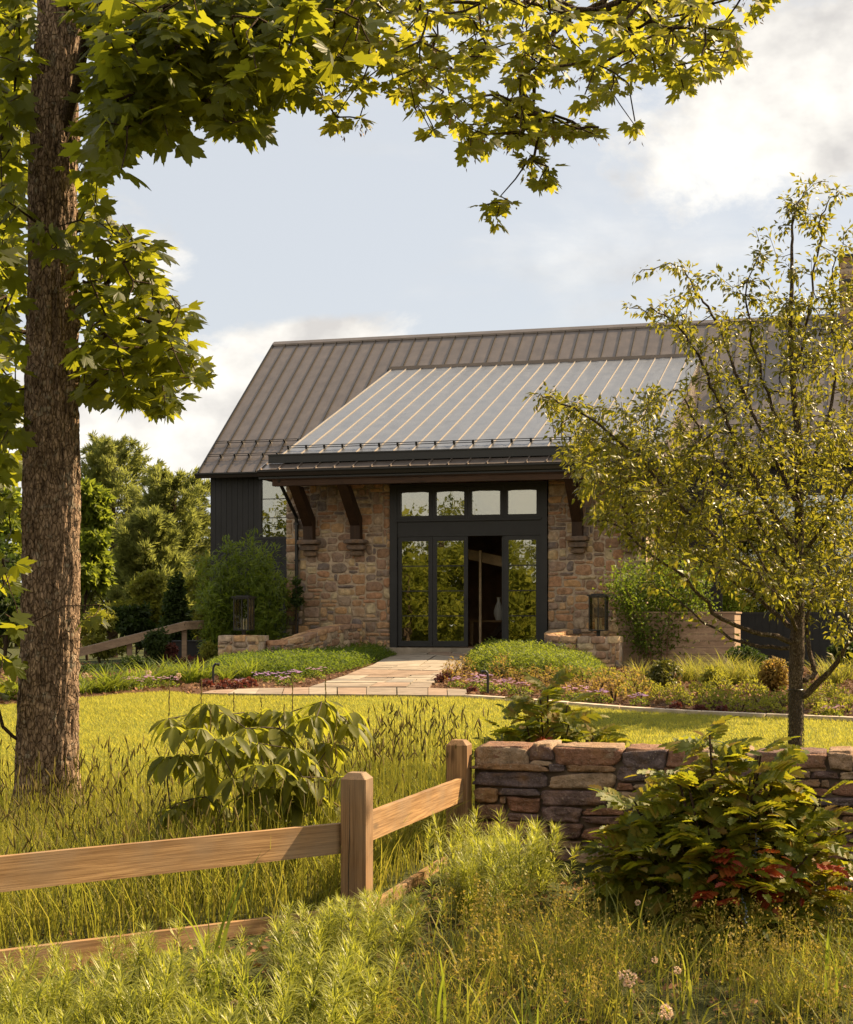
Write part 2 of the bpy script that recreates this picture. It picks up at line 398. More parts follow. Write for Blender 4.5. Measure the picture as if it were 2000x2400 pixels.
def stones_hi(cells, rng, gap=.010, bulge=.03, back=.08, rough=.09, k=(4, 9), amp=.010, n=15):
    a = np.concatenate([[-1], np.linspace(-1, 1, n - 2), [1]]); a = np.sign(a) * abs(a) ** .75; A, B = np.meshgrid(a, a); A, B = A.ravel(), B.ravel()
    c_ = (n - 1) // 2; idx = np.arange(n); ring = np.maximum(abs(idx[None] - c_), abs(idx[:, None] - c_)).ravel(); th = np.arctan2(B, A); r = np.maximum(abs(A), abs(B)); out = []
    for (x, z, w, h) in cells:
        kk = rng.uniform(*k); ph = rng.uniform(0, 6.28, 6); sk = rng.normal(size=4) * .09
        rho = (abs(np.cos(th)) ** kk + abs(np.sin(th)) ** kk) ** (-1 / kk); sq = 1 / np.maximum(abs(np.cos(th)), abs(np.sin(th)))
        f = rho / sq * (1 + rough * (.4 * np.sin(2 * th + ph[0]) + .35 * np.sin(3 * th + ph[1]) + .3 * np.sin(5 * th + ph[2]) + .2 * np.sin(9 * th + ph[5])) - rough * .6)
        aa = A * f * (w / 2 - gap / 2) * (1 + sk[0] * B) + x + w / 2; bb = B * f * (h / 2 - gap / 2) * (1 + sk[1] * A) + z + h / 2 + sk[2] * A * h * .35
        bl = bulge * rng.uniform(.6, 1.3); q = np.column_stack([aa * 16 + ph[3] * 9, bb * 22, 0 * aa + ph[4] * 5])
        cc = bl * (1 - .5 * r ** 9) + amp * fbm(q, 3, 5) * (1 - .3 * r) + sk[3] * bl * 3 * A + rng.uniform(-.4, .6) * bl
        out.append(np.stack([aa, bb, np.where(ring == c_, -back, cc)], -1))
    q_ = (np.arange(n - 1)[:, None] * n + np.arange(n - 1)[None]).ravel(); return np.array(out), np.stack([q_, q_ + 1, q_ + n + 1, q_ + n], -1)
def add_hi(mb, SF, fmap, mi=0):
    S, F = SF; m = S.shape[1]; V = fmap(S.reshape(-1, 3)); mb.add(V, (F[None] + (np.arange(len(S)) * m)[:, None, None]).reshape(-1, 4), mi)
def stones(cells, rng, gap=.012, bulge=.03, back=.05, rough=.12, k=(3, 7)):
    """pillow faced stones; returns (V (n,81,3) in a (along), b (up), c (outward), F)"""
    A, B = _A.ravel(), _B.ravel(); ring = _ring.ravel(); out = []
    th = np.arctan2(B, A); r = np.maximum(abs(A), abs(B))
    for (x, z, w, h) in cells:
        kk = rng.uniform(*k); ph = rng.uniform(0, 6.28, 6)
        rho = (abs(np.cos(th)) ** kk + abs(np.sin(th)) ** kk) ** (-1 / kk); sq = 1 / np.maximum(abs(np.cos(th)), abs(np.sin(th)))
        f = rho / sq * (1 + rough * (.4 * np.sin(2 * th + ph[0]) + .3 * np.sin(3 * th + ph[1]) + .25 * np.sin(5 * th + ph[2])) - rough * .55)
        a = A * f * (w / 2 - gap / 2) + x + w / 2; b = B * f * (h / 2 - gap / 2) + z + h / 2
        bl = bulge * rng.uniform(.5, 1.3)
        c = bl * (1 - .75 * r ** 3) + bl * .30 * (np.sin(2.3 * A + ph[3]) * np.cos(2.1 * B + ph[4])) + rng.uniform(-.3, .5) * bl
        c = np.where(ring == 4, -back, c)
        out.append(np.stack([a, b, c], -1))
    return np.array(out)
def add_stones(mb, S, fmap, mi=0):
    V = fmap(S.reshape(-1, 3)); F = STONE_F[None] + (np.arange(len(S)) * 81)[:, None, None]
    mb.add(V, F.reshape(-1, 4), mi)

def ribbon_blocks(mb, pts, w, h, L, rng, base=-.05, gap=.012, mi=0):
    pts = np.asarray(pts)[:, :2]; seg = np.linalg.norm(np.diff(pts, axis=0), axis=1); cum = np.concatenate([[0], np.cumsum(seg)])
    s = 0
    while s < cum[-1] - .15:
        l = min(L * rng.uniform(.8, 1.25), cum[-1] - s)
        q = [np.array([np.interp(v, cum, pts[:, 0]), np.interp(v, cum, pts[:, 1])]) for v in (s + gap / 2, s + l - gap / 2)]
        d = q[1] - q[0]; d /= np.linalg.norm(d); nrm = np.array([-d[1], d[0]])
        zz = [float(terr(*p)) for p in q]; hh = h + rng.uniform(-.004, .004)
        V = [(*(q[0] - nrm * w / 2), zz[0] + base), (*(q[1] - nrm * w / 2), zz[1] + base), (*(q[1] + nrm * w / 2), zz[1] + base), (*(q[0] + nrm * w / 2), zz[0] + base)]
        V += [(x, y, z - base + hh) for x, y, z in V]
        mb.hexa(V, mi); s += l
rs = np.random.default_rng(3)
mb = MB(); ribbon_blocks(mb, [p for p in LAWN_FAR[8:]], .16, .055, .9, rs)
tag(mb.build('kerb', plain('kerb_stone', (.46, .38, .29), .85, .2, 0, 6, .25, 30, .3, .006)), kind='structure')

# flagstone path from the door to the lawn, and the landing that runs along the lawn
def pquad(u, v):
    L = np.array(PATH_L); R = np.array(PATH_R); k = v * (len(L) - 1)
    l = np.stack([np.interp(k, range(len(L)), L[:, c]) for c in (0, 1)], -1); r = np.stack([np.interp(k, range(len(R)), R[:, c]) for c in (0, 1)], -1)
    return l * (1 - u)[..., None] + r * u[..., None]
mb = MB()
def slab(mb, P, th=.035, lift=.016):
    P = np.asarray(P); z = terr(P[:, 0], P[:, 1]) + lift; n = len(P)
    top = np.column_stack([P, z + th]); bot = np.column_stack([P, z - .03])
    mb.add(np.concatenate([bot, top]), [tuple(range(n, 2 * n))]); mb.add(np.concatenate([bot, top]), [(i, (i + 1) % n, n + (i + 1) % n, n + i) for i in range(n)])
for (x, z, w, h) in rubble_cells(rs, 1.0, 1.0, 1 / 16, (4, 9), (1, 2)):
    g1, g2 = .007, .004; j = rs.uniform(-.012, .012, 8)
    u = np.array([x + g1, x + w - g1, x + w - g1, x + g1]) + j[:4] * .5; v = np.array([z + g2, z + g2, z + h - g2, z + h - g2]) + j[4:] * .3
    slab(mb, pquad(np.clip(u, 0, 1), np.clip(v, 0, 1)), .03 + rs.uniform(-.004, .004))
land = [(480, 1629, 720, 1617), (720, 1617, 1005, 1617), (1005, 1620, 1096, 1621)]
edge_far = [gp(*p)[:2] for p in ((500, 1624), (610, 1619), (725, 1617), (860, 1617.5), (1004, 1618.5), (1094, 1622))]
edge_near = [gp(*p)[:2] for p in ((470, 1631), (600, 1633), (725, 1634), (860, 1635), (1004, 1636), (1096, 1637))]
for k in range(5):
    for (u0, u1) in ((0, .48), (.5, .99)):
        f = lambda u, e: e[k] * (1 - u) + e[k + 1] * u
        c = .985
        slab(mb, np.array([f(u0, edge_near), f(u1, edge_near), f(u1, edge_far) * c + f(u1, edge_near) * (1 - c), f(u0, edge_far) * c + f(u0, edge_near) * (1 - c)]), .028)
tag(mb.build('path', M_flag), kind='structure')
# ---------------------------------------------------------------- the house; local frame: x along the front, y away from the viewer, z up
HA = math.radians(15.2)
house = thing('barn_house', 'dark barn-style house with stone entry, glass doors and bronze standing-seam metal roof', 'house', (.97, 35.0, 0), -HA)
rs = np.random.default_rng(11)
FL = 1.0
def wall_stones(mb, s0, s1, z0, z1, t, rng, u=.085, ws=(2, 5), hs=(1, 3)):
    S = stones(rubble_cells(rng, s1 - s0, z1 - z0, u, ws, hs), rng, .014, .018, .05, .15, (2.6, 7))
    add_stones(mb, S, lambda q: np.stack([s0 + q[:, 0], t - q[:, 2], z0 + q[:, 1]], -1), 0)
for (s0, s1) in ((-4.44, -1.87), (1.81, 3.97)):
    mb = MB(); mb.box(s0 + .02, s1 - .02 if s0 < 0 else s1 - .03, .004, 4.2, .2, 4.95, 1)
    wall_stones(mb, s0, s1, .3, 4.92, .0, rs)
    # the returns of the projecting entry
    S = stones(rubble_cells(rs, 4.1, 4.6, .085, (2, 5), (1, 3)), rs, .016, .026, .05, .13, (2.4, 5))
    if s0 > 0: add_stones(mb, S, lambda q: np.stack([s1 - .03 + q[:, 2], .03 + q[:, 0], .3 + q[:, 1]], -1), 0)
    mb.build('stone_wall', [M_stone, M_mortar], house, True)

# charcoal plank walls of the main body
mb = MB()
EZ, ET, TAN = 5.592, 3.96, .784        # eave height, eave line and slope of the main roof
RT = 9.512; RZ = EZ + TAN * (RT - ET)
SL, SR = -8.17, 13.0; WT = 4.26
def planks(mb, s0, s1, z0, z1, t, w=.155):
    n = max(1, int(round((s1 - s0) / w))); w = (s1 - s0) / n
    for k in range(n):
        e = rs.uniform(0, .0015); mb.box(s0 + k * w + .004, s0 + (k + 1) * w - .004, t - .02 - e, t, z0, z1)
    mb.box(s0, s1, t + .001, t + .12, z0, z1)
planks(mb, SL, -6.77, .1, 5.6, WT); planks(mb, -6.77, -4.3, .1, 3.76, WT)
mb.box(-6.77, -4.3, WT - .02, WT + .1, 5.40, 5.6)
planks(mb, 3.9, 5.3, .1, 5.6, WT, .17); planks(mb, 5.3, 9.2, .1, 1.75, WT, .17); planks(mb, 9.2, SR, .1, 5.6, WT, .17)
mb.box(5.3, 9.2, WT - .02, WT + .1, 4.7, 5.6)
# gable ends and rear wall
for s in (SL, SR - .1):
    V = [(s, WT + .12, .1), (s, 14.7, .1), (s, 14.7, EZ + .1), (s, RT, RZ - .15), (s, WT + .12, EZ + .1)]
    V2 = [(a + .1, b, c) for a, b, c in V]
    mb.add(V + V2, [(0, 1, 2, 3, 4), (9, 8, 7, 6, 5)]); mb.add(V + V2, [(i, (i + 1) % 5, 5 + (i + 1) % 5, 5 + i) for i in range(5)])
mb.box(SL + .1, SR - .1, 14.6, 14.7, .1, EZ + .1)
mb.build('plank_wall', M_siding, house)

def window(s0, s1, z0, z1, t, rows=0, cols=0, fw=.055, name='window', depth=.09, arch=0.0):
    """frame (the part), pane (a sub-part)"""
    mb = MB(); y0 = t - .03; y1 = t + depth
    mb.box(s0, s0 + fw, y0, y1, z0, z1); mb.box(s1 - fw, s1, y0, y1, z0, z1)
    mb.box(s0 + fw, s1 - fw, y0, y1, z0, z0 + fw); mb.box(s0 + fw, s1 - fw, y0, y1, z1 - fw, z1)
    for k in range(1, rows): z = z0 + fw + (z1 - z0 - 2 * fw) * k / rows; mb.box(s0 + fw, s1 - fw, t + .012, t + .05, z - .011, z + .011)
    for k in range(1, cols): s = s0 + fw + (s1 - s0 - 2 * fw) * k / cols; mb.box(s - .02, s + .02, t + .010, t + .052, z0 + fw, z1 - fw)
    if arch:
        n = 8; sx = np.linspace(s0 + fw, s1 - fw, n + 1); zz = z1 - fw - .002 - arch * ((sx - (s0 + s1) / 2) / ((s1 - s0) / 2)) ** 2
        for k in range(n):
            mb.hexa([(sx[k], y0 + .006, zz[k]), (sx[k + 1], y0 + .006, zz[k + 1]), (sx[k + 1], t + .04, zz[k + 1]), (sx[k], t + .04, zz[k]),
                     (sx[k], y0 + .006, z1 - fw), (sx[k + 1], y0 + .006, z1 - fw), (sx[k + 1], t + .04, z1 - fw), (sx[k], t + .04, z1 - fw)])
    f = mb.build(name, M_dark, house)
    p = MB(); p.box(s0 + fw * .8, s1 - fw * .8, t + .028, t + .034, z0 + fw * .8, z1 - fw * .8); p.build('pane', M_glass, f)
    return f
window(-6.775, -5.3, 3.76, 5.40, WT, 3, 0, .065)
for k in range(3): window(5.3 + k * 1.3, 5.3 + (k + 1) * 1.3 - .004, 1.75, 4.7, WT, 3, 0, .06)

# door surround
mb = MB()
mb.box(-1.87, -1.70, -.05, .14, FL - .02, 4.74); mb.box(1.65, 1.81, -.05, .14, FL - .02, 4.74)
mb.box(-1.70, 1.65, -.048, .14, 4.655, 4.74)
mb.box(-1.70, 1.65, -.02, .14, 3.535, 3.875); mb.box(-1.73, 1.68, -.075, .10, 3.878, 3.925)
mb.build('door_frame', M_dark, house)
b = np.linspace(-1.70, 1.65, 5)
for k in range(4):
    window(b[k] + .002, b[k + 1] - .002, 3.93, 4.652, -.005, 0, 0, .082, 'transom_window', .09, .035)
def leaf(mb, s0, s1, z0, z1, t, fw=.095):
    mb.box(s0, s0 + fw, t, t + .055, z0, z1); mb.box(s1 - fw, s1, t, t + .055, z0, z1)
    mb.box(s0 + fw, s1 - fw, t, t + .055, z0, z0 + .13); mb.box(s0 + fw, s1 - fw, t, t + .055, z1 - .10, z1)
    for k in range(1, 4):
        z = z0 + .13 + (z1 - z0 - .23) * k / 4; mb.box(s0 + fw, s1 - fw, t + .012, t + .044, z - .012, z + .012)
for k in (0, 1, 3):
    mb = MB(); s0, s1 = b[k] + .004, b[k + 1] - .004; leaf(mb, s0, s1, FL + .01, 3.53, .0)
    o = mb.build('glass_door', M_dark, house)
    p = MB(); p.box(s0 + .08, s1 - .08, .026, .032, FL + .12, 3.45); p.build('pane', M_glass, o)
    if k == 1:
        h = MB(); h.box(s1 - .062, s1 - .034, -.012, -.001, FL + .85, FL + 1.13); h.bar((s1 - .048, -.055, FL + 1.03), (s1 - .16, -.055, FL + 1.03), .018, .022); h.bar((s1 - .048, -.012, FL + 1.03), (s1 - .048, -.062, FL + 1.03), .02, .02)
        h.build('handle', M_gutter, o)
mb = MB()   # third leaf, swung into the hall
hx = b[3] - .008
mb.box(hx - .055, hx, .06, .15, FL + .01, 3.53); mb.box(hx - .055, hx, .77, .86, FL + .01, 3.53); mb.box(hx - .055, hx, .15, .77, FL + .01, FL + .14); mb.box(hx - .055, hx, .15, .77, 3.43, 3.53)
for k in range(1, 4): z = FL + .14 + 2.3 * k / 4; mb.box(hx - .043, hx - .012, .15, .77, z - .012, z + .012)
o = tag(mb.build('glass_door', M_dark, house), 'door leaf standing open into the dark hall')
p = MB(); p.box(hx - .031, hx - .025, .14, .78, FL + .12, 3.45); p.build('pane', M_glass, o)
# the hall behind the doors
mb = MB()
mb.box(-1.9, 1.85, .10, 5.2, FL - .12, FL - .005); mb.box(-1.95, -1.87, .15, 5.2, FL, 4.9); mb.box(1.82, 1.9, .15, 5.2, FL, 4.9)
mb.box(-1.95, 1.9, 5.2, 5.3, FL - .1, 4.9); mb.box(-1.95, 1.9, .15, 5.3, 4.9, 5.0)
mb.build('hall', M_hall, house)
mb = MB(); mb.bar((-1.86, 2.2, 3.51), (1.81, 2.2, 2.68), .18, .235); mb.build('hall_beam', M_sunlit_hall, house)
mb = MB(); mb.box(-.125, -.073, 1.52, 1.57, FL, 3.27); mb.build('hall_post', M_sunlit_hall, house)
mb = MB(); mb.bar((-.18, 2.2, FL), (.62, 2.2, FL + .80), .10, .12); mb.build('hall_brace', M_bracket, house)
mb = MB(); mb.box(-.55, 1.5, 2.3, 2.7, 1.57, 1.612); mb.box(-.53, -.46, 2.34, 2.41, FL, 1.57); mb.box(1.42, 1.49, 2.34, 2.41, FL, 1.57)
tab = mb.build('hall_shelf', M_cedar, house)
# threshold step
mb = MB(); mb.box(-1.95, 1.9, -.42, .10, .70, FL - .015); mb.build('doorstep', M_flag, house)

# timber header and brackets on stone corbels
mb = MB(); mb.box(-4.30, 4.22, -1.26, -1.06, 4.665, 4.80); mb.build('header_beam', M_beam, house)
mb = MB(); mb.box(-4.45, 4.35, -1.3, -.02, 4.803, 4.823); mb.build('soffit', M_beam, house)
for s in (-3.80, -2.65, 2.52, 3.68):
    w = .115; mb = MB()
    prof = [(-.03, 3.49), (-.03, 3.86), (-1.04, 4.80), (-1.30, 4.66), (-.30, 3.62), (-.25, 3.49)]
    prof = [(-.035, 3.49), (-.035, 3.98), (-.88, 4.66), (-1.22, 4.66), (-.255, 3.80), (-.255, 3.49)]
    V = [(s - w, a, z) for a, z in prof] + [(s + w, a, z) for a, z in prof]; n = 6
    mb.add(V, [tuple(range(n)), tuple(range(n, 2 * n))[::-1]]); mb.add(V, [(i, (i + 1) % n, n + (i + 1) % n, n + i) for i in range(n)])
    mb.build('bracket', M_bracket, house)
    mb = MB()
    for (w2, dpt, z0, z1) in ((.265, .34, 3.375, 3.488), (.215, .25, 3.235, 3.37), (.165, .17, 3.105, 3.23)):
        cells = [(0, 0, 2 * w2, z1 - z0)]
        S = stones(cells, rs, .008, .03, dpt, .07, (5, 9)); add_stones(mb, S, lambda q: np.stack([s - w2 + q[:, 0], -dpt - q[:, 2] + .03, z0 + q[:, 1]], -1))
    mb.build('corbel', M_corbel, house, True)

# main standing seam roof
def seam_roof(name, s0, s1, lo, hi, pitch, off=0.0, th=.05, seam_h=.032, wavy=.004, seamw=.016, seam_m=None, pan_m=None):
    """lo, hi = (y, z) of the lower and the upper edge"""
    mb = MB(); lo = np.array(lo); hi = np.array(hi); d = hi - lo; L = np.linalg.norm(d); d /= L; nrm = np.array([-d[1], d[0]])
    ns = max(2, int((s1 - s0) / .1)); nl = max(2, int(L / .12))
    ss = np.linspace(s0, s1, ns + 1); ll = np.linspace(0, L, nl + 1); S, Lg = np.meshgrid(ss, ll)
    pan = (S - s0 - off) / pitch; fr = pan - np.floor(pan)
    w = wavy * fbm(np.stack([np.floor(pan).ravel() * 7.3 + fr.ravel() * 2, Lg.ravel() * 1.6, 0 * Lg.ravel()], -1), 2).reshape(S.shape) * np.sin(np.pi * fr)
    V = np.stack([S, lo[0] + d[0] * Lg + nrm[0] * w, lo[1] + d[1] * Lg + nrm[1] * w], -1).reshape(-1, 3)
    n = ns + 1; i = (np.arange(nl)[:, None] * n + np.arange(ns)[None]).ravel(); mb.add(V, np.stack([i, i + 1, i + n + 1, i + n], -1))
    b0 = lo - nrm * th; b1 = hi - nrm * th; q0 = lo - nrm * .012; q1 = hi - nrm * .012
    mb.hexa([(s0, b0[0], b0[1]), (s1, b0[0], b0[1]), (s1, b1[0], b1[1]), (s0, b1[0], b1[1]), (s0, q0[0], q0[1]), (s1, q0[0], q0[1]), (s1, q1[0], q1[1]), (s0, q1[0], q1[1])])
    s = s0 + off; k = 0
    while s <= s1 + 1e-4:
        a = lo - nrm * .006; c = hi - nrm * .006; x0 = min(max(s - seamw / 2, s0), s1 - seamw); x1 = x0 + seamw
        V = [(x0, a[0], a[1]), (x1, a[0], a[1]), (x1, c[0], c[1]), (x0, c[0], c[1])]
        mb.hexa(V + [(x, y + nrm[0] * (seam_h + .006), z + nrm[1] * (seam_h + .006)) for x, y, z in V], 1); s += pitch
    return mb.build(name, [pan_m or M_roof, seam_m or M_roof], house)
RS0, RS1 = -8.35, 13.2; PITCH = .405
seam_roof('main_roof', RS0, RS1, (ET - .08, EZ - .062), (RT, RZ), PITCH, 0, .05, .034, .003, .020, M_seam)
mb = MB(); mb.hexa([(RS0, RT, RZ - .05), (RS1, RT, RZ - .05), (RS1, 15.1, EZ - .25), (RS0, 15.1, EZ - .25), (RS0, RT, RZ), (RS1, RT, RZ), (RS1, 15.1, EZ - .2), (RS0, 15.1, EZ - .2)]); mb.build('rear_roof', M_roof, house)
mb = MB(); mb.hexa([(RS0 - .02, RT - .13, RZ - .09), (RS1, RT - .13, RZ - .09), (RS1, RT + .13, RZ - .09), (RS0 - .02, RT + .13, RZ - .09), (RS0 - .02, RT - .13, RZ - .035), (RS1, RT - .13, RZ - .035), (RS1, RT + .02, RZ + .07), (RS0 - .02, RT + .02, RZ + .07)]); mb.build('ridge_cap', M_roof, house)
mb = MB()   # rake trim on the left gable
mb.bar((RS0 - .022, ET - .12, EZ - .14), (RS0 - .022, RT, RZ - .04), .03, .14); mb.build('rake_trim', M_gutter, house)
def gutter(s0, s1, t, z, r=.062):
    mb = MB(); n = 9; th = np.linspace(0, np.pi, n); prof = [(t - r * np.cos(a), z - r * 1.1 * np.sin(a)) for a in th]
    prof = [(t - r * 1.25, z + .005), (t - r * 1.25, z - .02), (t - r * .9, z - .055), (t - r * .5, z - .12), (t + r, z - .12), (t + r, z)]
    n = len(prof); V = [(s0, a, c) for a, c in prof] + [(s1, a, c) for a, c in prof]
    mb.add(V, [tuple(range(n)), tuple(range(n, 2 * n))[::-1]]); mb.add(V, [(i, (i + 1) % n, n + (i + 1) % n, n + i) for i in range(n)])
    return mb.build('gutter', M_gutter, house)
gutter(RS0 - .06, -4.1, ET - .15, EZ - .09); gutter(4.2, RS1, ET - .15, EZ - .09)

# the shed dormer over the entry
DT, DZ = -.90, 5.405
DS0, DS1 = -4.24, 4.50
UT = 7.93; UZ = EZ + TAN * (UT - ET)
seam_roof('dormer_roof', DS0, DS1, (DT, DZ), (UT, UZ + .035), .44, .06, .09, .026, .012, .014, M_zseam, M_roof_sheen)
mb = MB(); mb.box(DS0 - .03, DS1 + .03, UT - .02, UT + .17, UZ - .05, UZ + .12); mb.build('dormer_flashing', M_roof, house)
mb = MB(); mb.box(DS0 - .26, DS1 + .1, DT - .075, DT - .005, DZ - .19, DZ - .005); mb.box(DS0 - .27, DS1 + .11, DT - .10, DT - .076, DZ - .02, DZ + .012); mb.build('fascia', M_gutter, house)
mb = MB()   # cheeks under the dormer sides
slope = (UZ - DZ) / (UT - DT)
for s in (DS0 + .05, DS1 - .1):
    V = []; mb = MB()
    for dx in (0, .05): V += [(s + dx, DT + .05, DZ - .19), (s + dx, DT + .05, DZ - .10), (s + dx, UT, UZ - .08), (s + dx, ET + .2, EZ - .2)]
    mb.add(V, [(0, 1, 2, 3), (7, 6, 5, 4)]); mb.add(V, [(i, (i + 1) % 4, 4 + (i + 1) % 4, 4 + i) for i in range(4)])
    mb.build('dormer_cheek', M_roof, house)
# narrow pent roof below the fascia
seam_roof('pent_roof', -4.62, 4.52, (-1.34, 5.035), (-.845, 5.235), .44, .06, .03, .03, .002, .026)
mb = MB(); mb.box(-4.60, 4.50, -1.33, .0, 4.826, 4.865); mb.build('pent_deck', M_gutter, house)
mb = MB(); g = gutter(-4.60, 4.50, -1.36, 5.00, .066)
mb.box(-4.60, 4.50, -1.30, -.86, 4.87, 4.99); mb.build('pent_fascia', M_gutter, house)

# snow rails
def snow_rail(s0, s1, p, nrm, clamp_pitch, off):
    """p = (y, z) on the roof, two rods on clamps"""
    mb = MB(); p = np.array(p); nrm = np.array(nrm)
    d = np.array([nrm[1], -nrm[0]]) * -1
    for h, sl in ((.055, 0), (.095, .03)):
        q = p + nrm * h - d * 0 + np.array([nrm[1], -nrm[0]]) * sl
        mb.tube([(s0, q[0], q[1]), (s1, q[0], q[1])], .010, 6)
    s = s0 + off
    while s < s1:
        a = p + nrm * .0; c = p + nrm * .115
        mb.bar((s, a[0], a[1]), (s, c[0], c[1]), .035, .05, (1, 0, 0)); mb.bar((s, a[0] - .0, a[1] + .015), (s, a[0] + .09 * nrm[1], a[1] - .09 * nrm[0] + .015), .05, .03, (0, 0, 1)); s += clamp_pitch
    return mb.build('snow_rail', M_gutter, house)
nm = np.array([-math.sin(math.atan(TAN)), math.cos(math.atan(TAN))])
for tt in (ET + .50, ET + 1.03):
    p = (tt, EZ + TAN * (tt - ET)); snow_rail(RS0 + .02, DS0 - .02, p, nm, PITCH, PITCH - .02)
    snow_rail(DS1 + .1, RS1, p, nm, PITCH, .2)
nd_ = np.array([-(UZ - DZ), UT - DT]); nd_ /= np.linalg.norm(nd_)
snow_rail(DS0 + .03, DS1 - .03, (DT + .40, DZ + .40 * slope), nd_, .44, .03 + .0)
# downspouts
for s in (-4.14, 3.99):
    mb = MB(); mb.tube([(s - .0, -1.3, 4.9), (s, -1.25, 4.78), (s, -.12, 4.05), (s, -.075, 3.9), (s, -.075, .75)], .042, 10)
    for z in (1.6, 3.0, 3.85): mb.box(s - .055, s + .055, -.12, -.03, z, z + .03)
    mb.build('downspout', M_gutter, house)
# chimney at the right end
mb = MB(); cs0, cs1, ct0, ct1 = 8.13, 9.5, 9.0, 10.3
mb.box(cs0 + .03, cs1 - .03, ct0 + .03, ct1, 8.9, 11.42, 1)
S = stones(rubble_cells(rs, cs1 - cs0, 2.5, .085, (2, 4), (1, 2)), rs, .014, .024, .05, .12, (3, 6)); add_stones(mb, S, lambda q: np.stack([cs0 + q[:, 0], ct0 + .03 - q[:, 2], 8.95 + q[:, 1]], -1))
S = stones(rubble_cells(rs, ct1 - ct0, 2.5, .085, (2, 4), (1, 2)), rs, .014, .024, .05, .12, (3, 6)); add_stones(mb, S, lambda q: np.stack([cs0 + .03 - q[:, 2], ct1 - q[:, 0], 8.95 + q[:, 1]], -1))
ch = mb.build('chimney', [M_stone, M_mortar], house, True)
mb = MB(); mb.box(cs0 - .03, cs1 + .03, ct0 - .03, ct1 + .03, 11.42, 11.50); mb.box(cs0 - .02, cs1 + .02, ct0 - .02, ct1 + .02, 10.76, 10.83); mb.build('chimney_cap', M_gutter, ch)
# white vase standing on the hall shelf
def hw(s, tt, z):
    c, si = math.cos(HA), math.sin(HA); return (.97 + s * c + tt * si, 35 - s * si + tt * c, z)
mb = MB(); zz = np.linspace(0, 1, 12); mb.tube(np.stack([0 * zz, 0 * zz, zz * .56], -1), [.07, .09, .11, .12, .12, .115, .10, .08, .055, .04, .04, .05], 18)
v = mb.build('vase', M_white, None, True); v.location = hw(.135, 2.5, 1.613); tag(v, 'tall white vase on the shelf inside the open door', 'vase')
